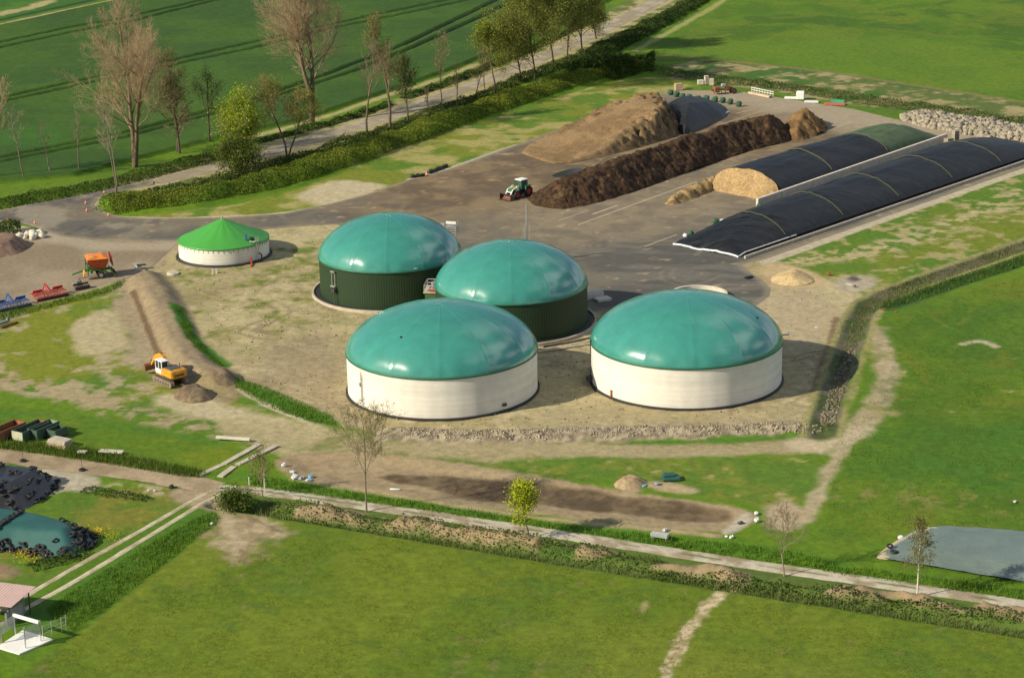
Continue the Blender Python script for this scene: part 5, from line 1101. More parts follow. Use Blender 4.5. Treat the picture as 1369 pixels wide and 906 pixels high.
# things along the head of the yard
def block(name, label, cat, px, py, d, m, rz=0, bev=.04):
    x, y = W(px, py); o = MB().box((0, 0, d[2]/2), d, bev=bev).build(name, m); o.location = (x, y, .08); o.rotation_euler = (0, 0, rz); return tag(o, label, cat)
block('concrete_block', 'left pale concrete block behind the green gravel bags', 'concrete block', 936.5, 113.5, (1.3, 1.0, 1.0), M_concp, .1); block('concrete_block', 'tall pale concrete block in the middle behind the gravel bags', 'concrete block', 944.5, 113.5, (.9, .8, 2.0), M_conc, .3); block('concrete_block', 'right pale concrete block behind the gravel bags', 'concrete block', 951.5, 114.5, (1.0, .9, 1.5), M_conc, -.2); block('pallet_stack', 'weathered stack of pallets behind the left end of the gravel bag row', 'pallets', 907, 121, (1.6, 1.2, 1.5), M_wood, .2)
x, y = W(966, 126); o = thing('old_plough', 'rusty red farm implement among the blocks at the head of the yard', 'farm machine', (x, y, .08), .3)
m = MB(); m.box((0, 0, 1.0), (5.5, .35, .3)); m.box((-1.5, 0, 1.1), (1.2, 1.6, 1.2), bev=.1); m.box((1.2, .3, 1.2), (1.0, 1.2, 1.0), bev=.1)
for k in range(6): m.tube([(-2.3+k*.9, 0, 1.0), (-2.1+k*.9, -.5, .2)], .09, 5)
m.build('frame', M_rust, o)
for s in (-1, 1): wheel(o, 2.4, s*.8, .6, .35, M_rust)
MB().box((.2, .1, 1.9), (.9, .7, .6), bev=.08).build('drive_cover', mat('grey_blue_cover', (.35, .37, .42), rough=.6), o)
x, y = W(1016, 128.5); o = thing('beam_stack', 'stack of pale beams with a white railing behind it, beyond the yard', 'beam stack', (x, y, .08), ang((993, 124), (1036, 133)))
for k in range(3): MB().box((0, -.35+.35*k, .25+.0*k), (6.6, .3, .4)).build('beam', M_wood if k else mat('pinkish_beam', (.52, .40, .29), rough=.9), o)
m = MB()
for z in (.75, 1.25): m.box((0, .7, z), (7.0, .08, .1))
for k in range(9): m.box((-3.4+k*.85, .7, .75), (.07, .08, 1.3))
m.build('railing', M_whitep, o)
block('water_tank', 'white cubic tank standing on pale boards at the head of the yard', 'tank', 1070, 133.5, (1.7, 1.4, 1.8), M_whitep, -.2, .15); block('board_stack', 'flat white boards left of the cubic tank', 'boards', 1057, 132.5, (2.6, 1.0, .4), M_whitep, -.25); block('board_stack', 'flat white boards right of the cubic tank', 'boards', 1085, 137.5, (3.0, 1.0, .35), M_film, -.25); block('pallet', 'flat faded red frame at the far end of the yard', 'frame', 1116, 141, (4.4, 1.3, .4), mat('faded_red', (.42, .11, .09), rough=.8), -.22); block('pallet', 'bright green panel lying behind the red frame', 'panel', 1120, 137.5, (2.8, 1.0, .5), mat('bright_green_panel', (.05, .36, .17), rough=.6), -.22)
block('stone_block', 'taller cream block on the end of the dividing wall', 'concrete block', 1277, 192, (1.1, 1.1, 2.6), M_stone, .4); block('stone_block', 'low cream block beside the taller one on the dividing wall end', 'concrete block', 1268, 196, (1.6, 1.2, 1.6), M_stone, .6)

# shed, pen
rz_ = 3.0; c4 = [W(-28, 774, rz_), W(47.6, 783.6, rz_), W(15, 811, 2.5), W(-60, 801, 2.5)]
cx_ = sum(p[0] for p in c4)/4; cy_ = sum(p[1] for p in c4)/4
sh = thing('shed', 'small open shed with a faded pink corrugated roof in the lower left corner', 'shed', (cx_, cy_, 0))
n = 56; v = []; A, B, Cc, Dd = [np.array([p[0]-cx_, p[1]-cy_, z]) for p, z in zip(c4, (rz_, rz_, 2.5, 2.5))]
for j in range(2):
    for i in range(n+1):
        t = i/n; p = (A*(1-t)+B*t) if j == 0 else (Dd*(1-t)+Cc*t); v.append((p[0], p[1], p[2]+.045*math.sin(i*PI*.66)))
v += [(a, b, c-.06) for a, b, c in v]; k = 2*(n+1)
f = [(i, n+1+i, n+2+i, i+1) for i in range(n)]+[(k+i+1, k+n+2+i, k+n+1+i, k+i) for i in range(n)]+[(i+1, k+i+1, k+i, i) for i in range(n)]+[(n+1+i, k+n+1+i, k+n+2+i, n+2+i) for i in range(n)]+[(n, 2*n+1, k+2*n+1, k+n)]
MB().add(v, f).build('roof', M_pink, sh)
e1 = (B-A)/np.linalg.norm(B-A); e2 = (Dd-A)/np.linalg.norm(Dd-A)
def q_(p, i1, i2, z): r = p+e1*i1+e2*i2; return (float(r[0]), float(r[1]), z)
wm = mat('shed_wall', (.30, .29, .26), rough=.9, var=.15)
o = MB(); a_, b_ = q_(B, -1.2, .5, 0), q_(Cc, -1.0, -.5, 0); o.add([(a_[0], a_[1], -.2), (b_[0], b_[1], -.2), (b_[0], b_[1], 1.5), (a_[0], a_[1], 1.5), (a_[0]-.2, a_[1], -.2), (b_[0]-.2, b_[1], -.2), (b_[0]-.2, b_[1], 1.5), (a_[0]-.2, a_[1], 1.5)], [(0, 1, 2, 3), (7, 6, 5, 4), (3, 2, 6, 7), (1, 5, 6, 2), (0, 3, 7, 4)]); o.build('side_wall', wm, sh)
o = MB(); a_, b_ = q_(B, -1.2, .5, 0), q_(A, .5, .5, 0); o.add([(a_[0], a_[1], -.2), (b_[0], b_[1], -.2), (b_[0], b_[1], 2.85), (a_[0], a_[1], 2.85), (a_[0], a_[1]-.2, -.2), (b_[0], b_[1]-.2, -.2), (b_[0], b_[1]-.2, 2.85), (a_[0], a_[1]-.2, 2.85)], [(3, 2, 1, 0), (4, 5, 6, 7), (3, 7, 6, 2), (0, 4, 7, 3)]); o.build('rear_wall', wm, sh)
for p in (q_(B, -.6, .5, 0), q_(Cc, -.5, -.3, 0), q_(Cc, -3.2, -.3, 0)): MB().box((p[0], p[1], 1.2), (.14, .14, 2.5)).build('post', M_steel, sh)
p = q_(Cc, -1.4, -.15, 0); MB().box((p[0]-1.2, p[1], 2.25), (2.6, .08, .3), rz=math.atan2(e1[1], e1[0])).build('fascia', M_concp, sh)
pn = thing('livestock_pen', 'white concrete pad with galvanised posts, mesh sides and a rolled curtain, lower left corner', 'pen', (*W(30, 862), hz(*W(30, 862))))
ox, oy = W(30, 862)
def L3(px, py, z): a = W(px, py); return (a[0]-ox, a[1]-oy, z)
MB().prism([L3(*p, 0)[:2] for p in ((-4, 866), (26, 875.5), (71, 856), (31, 843.5))], -.2, .18).build('pad', M_whitep, pn)
PH = 2.35; posts = [(2, 861), (21, 848.5), (34.5, 868), (55, 858.5)]
for q in posts:
    a = L3(*q, 0); MB().tube([(a[0], a[1], 0), (a[0], a[1], PH)], .07, 8).box((a[0], a[1], PH+.05), (.2, .2, .14)).build('post', M_galv, pn)
mm = mat('mesh_panel', (.33, .37, .33), rough=.6, metal=.3)
for q, r in ((0, 1), (2, 3)):
    a = L3(*posts[q], 0); b = L3(*posts[r], 0); o = MB()
    for k in range(15): z = 1.0+k*.09; o.tube([(a[0], a[1], z), (b[0], b[1], z)], .014, 3)
    for k in range(26): t = k/25; o.tube([(a[0]*(1-t)+b[0]*t, a[1]*(1-t)+b[1]*t, 1.0), (a[0]*(1-t)+b[0]*t, a[1]*(1-t)+b[1]*t, 2.28)], .014, 3)
    o.build('mesh_panel', mm, pn)
a = L3(*posts[1], PH-.1); b = L3(*posts[3], PH-.1); MB().tube([a, b], .2, 10).build('rolled_curtain', M_whitep, pn)
a = L3(*posts[0], 0); MB().box((a[0]-.12, a[1]-.1, 1.15), (.12, .12, 2.2)).build('edge_board', mat('yellow_board', (.55, .48, .05), rough=.6), pn)
fr = thing('rail_fence', 'thin galvanised rail fence running right from the white pad', 'fence', (ox, oy, hz(ox, oy)))
FP = [L3(*q, 0) for q in ((58, 856), (70, 850), (83, 845.5), (89, 842))]
for a in FP: MB().tube([(a[0], a[1], 0), (a[0], a[1], 1.75)], .045, 6).build('post', M_galv, fr)
o = MB()
for z in (.7, 1.1, 1.55): o.tube([(a[0], a[1], z) for a in FP], .025, 4)
o.build('rails', M_galv, fr)
# thin poles near the black heap
for lb, px, py in (('thin dark pole on a tyre foot beside the track, nearer the left edge', 31, 617), ('thin dark pole on a tyre foot beside the track, farther right', 110, 629)):
    x, y = W(px, py); o = thing('marker_pole', lb, 'pole', (x, y, hz(x, y))); MB().tube([(0, 0, 0), (0, 0, 1.6)], .03, 5).build('pole', M_steel, o)
    MB().lathe([(.22, .0), (.4, .02), (.46, .14), (.4, .26), (.22, .26)], 14).build('foot', M_black, o)
for lb, px, py, h_ in (('white roadside marker post at the foot of the driving slabs', 333, 648, 1.0), ('pale wooden stake in the grass left of the small tree', 354, 658, 2.6)):
    x, y = W(px, py); o = MB().box((0, 0, h_/2), (.16, .12, h_)).box((0, 0, h_+.03), (.1, .08, .08)).build('stake', M_concp); o.location = (x, y, hz(x, y)); tag(o, lb, 'post')
# implement scraps at left edge
x, y = W(4, 436); o = thing('drawbar', 'grey green drawbar and rusty beam lying in the grass at the left edge', 'farm machine', (x, y, hz(x, y)), ang((0, 438), (20, 431)))
MB().box((0, .5, .35), (3.6, .35, .35)).box((1.5, .5, .7), (.3, .3, .5)).build('drawbar', mat('grey_green', (.17, .24, .20), rough=.6), o); MB().box((.6, -.7, .2), (3.4, .25, .25)).build('beam', M_rust, o)
# tyres
def tyre_proto(label, grp):
    m = MB(); R_, r_ = .36, .17; v = []; f = []; n1, n2 = 16, 7
    for i in range(n1):
        a = 2*PI*i/n1
        for j in range(n2):
            b = 2*PI*j/n2; v.append(((R_+r_*math.cos(b))*math.cos(a), (R_+r_*math.cos(b))*math.sin(a), r_*.9*math.sin(b)+.15))
    for i in range(n1):
        for j in range(n2): f.append((i*n2+j, ((i+1) % n1)*n2+j, ((i+1) % n1)*n2+(j+1) % n2, i*n2+(j+1) % n2))
    m.add(v, f); o = m.build('tyre', M_black, None, True); return tag(o, label, 'tyre', grp)
def put_tyres(pts3, label, grp):
    p0 = None
    for i, (x, y, z, tilt) in enumerate(pts3):
        o = tyre_proto(label, grp) if p0 is None else p0.copy()
        if p0 is None: p0 = o
        else: C.objects.link(o)
        o.location = (x, y, z); o.rotation_euler = (tilt, random.uniform(-.2, .2), random.uniform(0, 6)); s = random.uniform(.72, .95); o.scale = (s, s, s)
def on_heap(poly, zf, x, y):
    pts = smooth_poly(P(poly), 1); X = np.array([x]); Y = np.array([y]); d = -sdf(pts, X, Y); return float(zf(X, Y, d)[0]) if d[0] > 0 else 0.0, float(d[0])
tp = []
for k in range(17):
    t = k/16; px = -8+t*74; py = 734+t*11+2*math.sin(k*1.3)
    for r in range(2):
        x, y = W(px+random.uniform(-1, 1), py-r*4.2); z, d = on_heap(TEALP, zt, x, y); tp.append((x, y, max(z, 0)+.02, .5))
put_tyres(tp, 'tyre in the double line along the lower foot of the teal green sheet', 'tyres along the foot of the teal sheet')
tp = []; rg = random.Random(4)
while len(tp) < 46:
    px = rg.uniform(72, 127); py = rg.uniform(712, 747); x, y = W(px, py); z, d = on_heap(TEALP, zt, x, y)
    if d > -.3 and d < 1.9: tp.append((x, y, max(z, 0)+.04+rg.uniform(0, .12), rg.uniform(-.5, .6)))
put_tyres(tp, 'tyre in the dense pile on the right end of the teal green sheet', 'tyres piled on the end of the teal sheet')
tp = []
for k in range(13):
    t = k/12; x, y = W(-2+t*33, 724-t*22); z, d = on_heap(TEALP, zt, x, y); tp.append((x, y, z+.03, .2))
put_tyres(tp, 'tyre in the chain running over the back of the teal green sheet', 'tyres in a chain over the teal sheet')
tp = []
while len(tp) < 52:
    px = rg.uniform(-8, 80); py = rg.uniform(632, 688); x, y = W(px, py); 
    z, d = on_heap(BLKP, lambda X, Y, d: np.minimum(2.4*(.85+.3*fbm(X, Y, 5, 2, 134)), d*.8), x, y)
    if d > 0 and rg.random() < (.95 if d < 2.8 else .35): tp.append((x, y, z+.03, rg.uniform(-.2, .5)))
put_tyres(tp, 'tyre lying on the black film heap at the left edge', 'tyres on the black film heap')
put_tyres([(*W(1189.5, 736), .5, .3)], 'upper of two tyres at the left tip of the grey green sheet', 'tyres on the grey green sheet'); put_tyres([(*W(1195, 743), .4, .1)], 'lower of two tyres at the left tip of the grey green sheet', 'tyres on the grey green sheet')
# ------------------------------------------------------------------ trees
BK_B = (.125, .095, .06); BK_P = (.34, .26, .165); BK_D = (.075, .058, .038)
class TB:
    def __init__(s): s.V = []; s.F = []; s.C = []; s.n = 0
    def tube(s, pts, rs, n, c0, c1):
        k = len(pts); pts = np.array(pts); d = np.gradient(pts, axis=0); d /= np.linalg.norm(d, axis=1)[:, None]+1e-9
        up = np.array([0, 0, 1.0]) if abs(d[0][2]) < .8 else np.array([1.0, 0, 0])
        a = np.cross(d, up); a /= np.linalg.norm(a, axis=1)[:, None]+1e-9; b = np.cross(a, d)
        th = 2*PI*np.arange(n)/n
        v = pts[:, None, :]+(a[:, None, :]*np.cos(th)[None, :, None]+b[:, None, :]*np.sin(th)[None, :, None])*np.array(rs)[:, None, None]
        i = np.arange(k-1)[:, None]*n; j = np.arange(n)[None, :]; j2 = (j+1) % n
        f = np.stack([i+j, i+j2, i+n+j2, i+n+j], -1).reshape(-1, 4)+s.n
        s.V.append(v.reshape(-1, 3)); s.F.append(f); t = np.linspace(0, 1, k)[:, None, None]
        s.C.append((np.array(c0)*(1-t)+np.array(c1)*t+np.zeros((k, n, 3))).reshape(-1, 3)); s.n += k*n
    def build(s, name, m, par):
        return npmesh(name, np.concatenate(s.V), np.concatenate(s.F), m, par, np.concatenate(s.C), True)
def make_tree(name, label, seed, H, r0, stems=((0, 0, 0),), first=.28, spread=.55, nl=(11, 7, 7, 4), lens=(.42, .5, .5, .5), tw=.016, bark=BK_B, twig=BK_P, leaf=None, nleaf=0, lsz=.25, cat='tree', grp=None, trop=.25, shape='oval', lvl=4):
    rg = np.random.default_rng(seed); t = thing(name, label, cat, (0, 0, 0), 0, grp); tb = TB(); cb = TB(); tips = []
    def grow(p, d, L_, r, lev, frac):
        k = 6 if lev == 0 else (5 if lev < 3 else 3); pts = [p]; dd = d.copy(); st_ = L_/(k-1)
        for i in range(k-1):
            dd = dd+rg.normal(0, .10 if lev == 0 else .17, 3)+np.array([0, 0, trop*(.3 if lev == 0 else .5)]); dd /= np.linalg.norm(dd); pts.append(pts[-1]+dd*st_)
        rs = np.linspace(r, max(r*(.32 if lev < 2 else .4), tw*.6), k)
        c0 = np.array(bark)*(1-min(lev*.33, 1))+np.array(twig)*min(lev*.33, 1); c1 = np.array(bark)*(1-min((lev+1)*.33, 1))+np.array(twig)*min((lev+1)*.33, 1)
        (tb if lev < 2 else cb).tube(pts, rs, (8, 5, 4, 3, 3)[lev], c0*rg.uniform(.8, 1.15), c1*rg.uniform(.8, 1.15))
        pts = np.array(pts)
        if lev >= 2: tips.append(pts[-1]); tips.append(pts[k//2])
        if lev >= lvl: return
        n = nl[lev] if lev < len(nl) else 3
        for i in range(n):
            f0 = first if lev == 0 else .22
            u = f0+(1-f0)*((i+rg.uniform(.1, .9))/n); x_ = u*(k-1); a = int(min(x_, k-2)); q = pts[a]+(pts[a+1]-pts[a])*(x_-a); ax = pts[min(a+1, k-1)]-pts[a]; ax /= np.linalg.norm(ax)
            th = (i*2.4+rg.uniform(-.5, .5)); e = np.cross(ax, [math.cos(th), math.sin(th), .2]); e /= np.linalg.norm(e)+1e-9
            sp_ = spread*rg.uniform(.7, 1.3); nd = ax*math.cos(sp_)+e*math.sin(sp_)
            if lev == 0:
                LL = L_*lens[0]*(1.05-.62*((u-f0)/(1-f0))**1.3)*rg.uniform(.75, 1.2) if shape == 'oval' else L_*lens[0]*(.6+.6*math.sin(PI*(u-f0)/(1-f0)))*rg.uniform(.7, 1.2)
            else: LL = L_*lens[lev]*(1.0-.45*u)*rg.uniform(.7, 1.25)
            rr = max(rs[a]*(.40 if lev == 0 else .5), tw)
            grow(q, nd, LL, rr, lev+1, u)
    for sx, sy, ln in stems:
        d = np.array([sx, sy, 1.0]); d /= np.linalg.norm(d); grow(np.array([sx*.6, sy*.6, -.3]), d, (H+.3)*(1-ln), r0*(1-ln*.5), 0, 0)
    tb.build('trunk', M_bark, t); cr_ = cb.build('crown', M_bark, t) if cb.V else None
    if leaf is not None and nleaf:
        tp = np.array(tips); q = tp[rg.integers(0, len(tp), nleaf)]+rg.normal(0, lsz*1.9, (nleaf, 3))
        leaves('foliage', q, lsz, leaf, rg, t)
    return t
def leaves(name, q, sz, cols, rg, parent=None, up=.3, m=None):
    n = len(q); a = rg.normal(0, 1, (n, 3)); a[:, 2] *= .6; a /= np.linalg.norm(a, axis=1)[:, None]; b = np.cross(a, rg.normal(0, 1, (n, 3))); b /= np.linalg.norm(b, axis=1)[:, None]+1e-9
    s = sz*rg.uniform(.5, 1.25, n)[:, None]*.5
    V = np.stack([q-a*s, q+b*s*.7, q+a*s, q-b*s*.7], 1).reshape(-1, 3); f = np.arange(4*n).reshape(-1, 4)
    t = rg.random(n)[:, None]; c = np.array(cols[0])*(1-t)+np.array(cols[1])*t; c = c*rg.uniform(.75, 1.2, (n, 1)); c = np.repeat(c, 4, 0)
    return npmesh(name, V, f, m or M_leaf, parent, c)
def at_tree(t, px, py, rz=0, sc=1.0):
    x, y = W(px, py); t.location = (x, y, hz(x, y)-.05); t.rotation_euler = (0, 0, rz); t.scale = (sc, sc, sc) if not isinstance(sc, tuple) else sc
    return t
def hpx(px, py, top): return (py-top)/(scl(px, py)*math.cos(PITCH)*.98)
L_ol = ((.15, .155, .035), (.20, .19, .045)); L_br = ((.26, .36, .022), (.36, .44, .03)); L_dk = ((.045, .075, .018), (.075, .10, .022)); L_md = ((.10, .14, .02), (.15, .17, .025)); L_bud = ((.30, .215, .115), (.36, .27, .15))
TG = 'trees along the farm lane'
PT = (.40, .29, .17)
tA_ = make_tree('poplar_tree', 'huge bare brown poplar with two stems, left of the bright green tree', 11, hpx(180, 222, 40), .5, ((0, 0, 0), (.22, -.04, .1)), .22, .62, (17, 10, 9, 6), (.42, .55, .55, .6), .011, BK_B, PT, L_bud, 7000, .15, grp=TG, trop=.14)
at_tree(tA_, 180, 223)
tB_ = make_tree('poplar_tree', 'tallest bare brown poplar with spreading limbs, cut by the top picture edge', 23, hpx(418, 165, -12), .56, ((-.03, 0, .05), (.12, .05, .02)), .28, .66, (17, 10, 9, 6), (.44, .55, .55, .6), .011, BK_B, PT, L_bud, 7000, .15, grp=TG, trop=.13)
at_tree(tB_, 417, 165)
def T(name, label, seed, px, py, top, **k):
    h_ = hpx(px, py, top); kw = dict(r0=.012*h_+.05); kw.update(k); kw['nleaf'] = int(kw.get('nleaf', 0)*(1.6 if kw.get('grp', TG) == TG else 1)); kw['nl'] = tuple(int(q*1.25+.5) for q in kw.get('nl', (11, 7, 7, 4))); kw['lens'] = (kw.get('lens', (.42,))[0]*1.12,)+tuple(kw.get('lens', (.42, .5, .5, .5))[1:]); t = make_tree(name, label, seed, h_, grp=kw.pop('grp', TG), **kw); at_tree(t, px, py); return t
T('budding_tree', 'sparse olive tree just right of the two stemmed poplar', 31, 240, 205, 92, stems=((0, 0, 0), (.15, .1, .25)), spread=.5, nl=(10, 6, 5, 3), leaf=L_ol, nleaf=2600, lsz=.28, tw=.018, twig=(.16, .12, .07))
T('budding_tree', 'small pale twiggy tree crouching at the foot of the sparse olive tree', 32, 236, 203, 150, spread=.8, nl=(8, 6, 5, 2), tw=.022, twig=PT)
T('thin_tree', 'thin dark tree with a light crown left of the bright green tree', 33, 280, 190, 112, spread=.45, nl=(8, 5, 4, 2), leaf=L_dk, nleaf=900, lsz=.25, bark=BK_D, twig=BK_D)
T('leafy_tree', 'bright yellow green leafy tree beside the lane, between the two huge poplars', 34, 322, 226, 144, stems=((0, 0, 0), (.3, .1, .15), (-.25, .05, .2)), first=.12, spread=.75, nl=(11, 7, 5, 3), lens=(.5, .5, .5, .4), leaf=L_br, nleaf=9000, lsz=.36)
T('bush', 'dark green bush under the bright yellow green tree', 35, 318, 240, 196, stems=((0, 0, 0), (.5, .2, .1), (-.5, 0, .1)), first=.05, spread=.9, nl=(9, 6, 4, 2), lens=(.6, .5, .5, .4), leaf=((.08, .13, .016), (.14, .18, .024)), nleaf=6000, lsz=.34)
for i, (px, py, tp_, lb) in enumerate(((32, 240, 160, 'thin bare pole like tree, second from the left picture edge'), (67, 232, 172, 'thin bare tree with pale top, third from the left picture edge'), (106, 230, 158, 'thin bare tree fourth from the left, before the crop field'), (157, 276, 160, 'thin pale forked tree growing on the tip of the verge by the road'))):
    T('thin_tree', lb, 40+i, px, py, tp_, r0=.14, first=.4, spread=.5, nl=(7, 4, 4, 2), lens=(.22, .5, .5, .5), tw=.02, bark=(.20, .165, .12), twig=(.30, .25, .17), stems=((0, 0, 0),) if i < 3 else ((-.04, 0, 0), (.03, 0, .08)))
T('budding_tree', 'half cut brown crowned tree at the left picture edge', 46, -3, 240, 132, spread=.6, nl=(10, 6, 5, 3), twig=PT, tw=.02)
T('budding_tree', 'small round yellow green tree in front of the tallest poplar', 47, 384, 212, 118, stems=((0, 0, 0), (.12, .1, .2)), first=.4, spread=.75, nl=(9, 6, 5, 3), lens=(.42, .5, .5, .4), leaf=((.21, .215, .03), (.27, .25, .04)), nleaf=5000, lsz=.26)
T('bare_tree', 'pale bare forked tree right of the tallest poplar', 48, 491, 183, 80, stems=((0, 0, 0),), first=.4, spread=.5, nl=(9, 6, 5, 3), twig=(.22, .18, .11), tw=.02)
T('budding_tree', 'tall slim olive tree beside the pale forked one', 49, 521, 175, 44, spread=.38, nl=(13, 6, 5, 3), lens=(.26, .5, .5, .4), leaf=L_ol, nleaf=2600, lsz=.28)
T('thin_tree', 'dark dense slim tree close behind the tall slim olive tree', 50, 545, 165, 92, spread=.4, nl=(11, 6, 4, 2), lens=(.3, .5, .5, .4), leaf=L_dk, nleaf=2600, lsz=.28, bark=BK_D)
for i, (px, py, tp_, lb, lf) in enumerate(((574, 156, 118, 'stunted thin tree first of the loose row along the pale lane', None), (591, 150, 58, 'slender tree with brownish top in the loose row along the pale lane', L_bud), (612, 146, 92, 'thin dark stem after the brownish slender tree in the loose row', None), (636, 136, 70, 'light twiggy stem before the yellow green sapling in the loose row', L_ol), (648, 118, 60, 'faint thin stem just left of the yellow green sapling', None))):
    T('thin_tree', lb, 52+i, px, py, tp_, r0=.13, first=.35, spread=.45, nl=(8, 5, 4, 2), lens=(.25, .5, .5, .5), tw=.018, bark=BK_D, twig=(.17, .135, .08), leaf=lf, nleaf=500 if lf else 0, lsz=.25)
T('leafy_tree', 'small bright yellow green tree in the loose row along the pale lane', 58, 663, 126, 48, first=.45, spread=.6, nl=(9, 6, 5, 2), lens=(.4, .5, .5, .4), leaf=((.19, .24, .02), (.24, .27, .03)), nleaf=2600, lsz=.34)
for i, (px, py, tp_, lb, lw_) in enumerate(((697, 109, 34, 'low olive tree leftmost in the tall clump by the lane', 2600), (716, 114, -14, 'tall olive tree with the straightest trunk in the clump by the lane', 5200), (741, 92, -28, 'tall olive tree in the middle of the clump by the lane', 5200), (758, 78, -22, 'tall olive tree second from the right in the clump by the lane', 4200), (778, 66, 2, 'olive tree rightmost in the tall clump by the lane', 3000), (797, 52, 8, 'small yellowish tree standing right of the tall clump', 1200))):
    T('budding_tree', lb, 60+i, px, py, tp_, spread=.7, first=.16, nl=(15, 8, 6, 3), lens=(.5, .55, .5, .45), trop=.12, leaf=((.165, .20, .035), (.23, .25, .045)) if i != 5 else ((.19, .20, .03), (.22, .22, .04)), nleaf=int(lw_*4.2), lsz=.33, bark=BK_D, twig=(.11, .095, .045), r0=.2)
# along the bottom track
BG = 'young trees along the bottom track'
T('young_tree', 'slim young tree with a hazy olive crown below the left white tank', 71, 490, 684, 566, r0=.12, first=.36, spread=.62, trop=.12, nl=(11, 7, 5, 3), lens=(.50, .55, .5, .5), tw=.010, bark=(.20, .165, .11), twig=(.17, .14, .07), leaf=((.19, .18, .055), (.24, .21, .08)), nleaf=2400, lsz=.15, grp=BG)
T('young_tree', 'small bright lime green tree beside the bottom track', 72, 707, 718, 654, r0=.10, first=.3, spread=.6, nl=(11, 7, 5, 2), lens=(.36, .5, .5, .4), leaf=((.36, .42, .012), (.44, .48, .02)), nleaf=3200, lsz=.26, grp=BG)
T('young_tree', 'bare young tree right of the basin end', 73, 1049, 770, 690, r0=.10, first=.3, spread=.6, trop=.12, nl=(9, 6, 5, 3), lens=(.46, .5, .5, .45), tw=.011, bark=(.24, .20, .14), twig=(.25, .20, .13), grp=BG)
T('birch_tree', 'white stemmed birch with drooping olive crown beside the grey green sheet', 74, 1226, 798, 702, r0=.11, first=.3, spread=.75, nl=(12, 6, 5, 2), lens=(.26, .5, .5, .5), bark=(.55, .50, .38), twig=(.16, .13, .07), leaf=((.17, .18, .035), (.24, .235, .055)), nleaf=2000, lsz=.18, trop=.05, grp=BG)
T('young_tree', 'low olive shrub like tree beside the pale stake', 75, 352, 664, 608, r0=.06, first=.15, spread=.55, nl=(9, 6, 4, 2), lens=(.4, .5, .5, .4), tw=.012, leaf=L_ol, nleaf=900, lsz=.18, grp=BG)
T('bush', 'dark round bush at the corner of the bottom track', 76, 313, 682, 658, r0=.07, stems=((0, 0, 0), (.5, .2, .1), (-.5, 0, .1)), first=.05, spread=.9, nl=(9, 6, 4, 2), lens=(.5, .5, .5, .4), leaf=((.07, .13, .015), (.13, .18, .022)), nleaf=3000, lsz=.26, grp=BG)

# ------------------------------------------------------------------ ground cover nobody could count
def inside(pts, n, rg, dens=None):
    p = np.array(pts); lo = p.min(0); hi = p.max(0); out = []
    tot = 0
    while tot < n:
        q = rg.uniform(lo, hi, (n*2, 2)); d = sdf(pts, q[:, 0], q[:, 1]); k = d < 0
        if dens is not None: k &= rg.random(len(q)) < dens(q[:, 0], q[:, 1])
        q = q[k]; out.append(q); tot += len(q)
        if len(q) == 0: break
    return np.concatenate(out)[:n]
def area(pts):
    p = np.array(pts); x, y = p[:, 0], p[:, 1]; return abs(np.dot(x, np.roll(y, -1))-np.dot(y, np.roll(x, -1)))/2
def blades(name, poly, per_m2, h, wd, cols, seed=1, lean=.35, dens=None, sm=1, raw=False, hvar=4.0, label=None):
    rg = np.random.default_rng(seed); pts = poly if raw else smooth_poly(P(poly), sm); n = int(area(pts)*per_m2); q = inside(pts, n, rg, dens); n = len(q)
    z = height(q[:, 0], q[:, 1]); hh = h*rg.uniform(.55, 1.25, n)*(.45+1.1*fbm(q[:, 0], q[:, 1], hvar, 3, seed+40)); a = rg.uniform(0, 2*PI, n); ww = wd*rg.uniform(.6, 1.3, n)/2
    dx, dy = np.cos(a)*ww, np.sin(a)*ww; lx = rg.normal(0, lean, n)*hh; ly = rg.normal(0, lean, n)*hh
    V = np.empty((n, 3, 3)); V[:, 0] = np.stack([q[:, 0]-dx, q[:, 1]-dy, z-.05], 1); V[:, 1] = np.stack([q[:, 0]+dx, q[:, 1]+dy, z-.05], 1); V[:, 2] = np.stack([q[:, 0]+lx, q[:, 1]+ly, z+hh], 1)
    t = np.clip(fbm(q[:, 0], q[:, 1], 4, 3, seed+70)*1.6-.3+rg.normal(0, .25, n), 0, 1)[:, None]; c = (np.array(cols[0])*(1-t)+np.array(cols[1])*t)*rg.uniform(.75, 1.25, (n, 1))
    o = npmesh(name, V.reshape(-1, 3), np.arange(3*n).reshape(-1, 3), M_blade, None, np.repeat(c, 3, 0), nv=3); o['kind'] = 'stuff'; o['label'] = label or name; o['category'] = 'plants'; return o
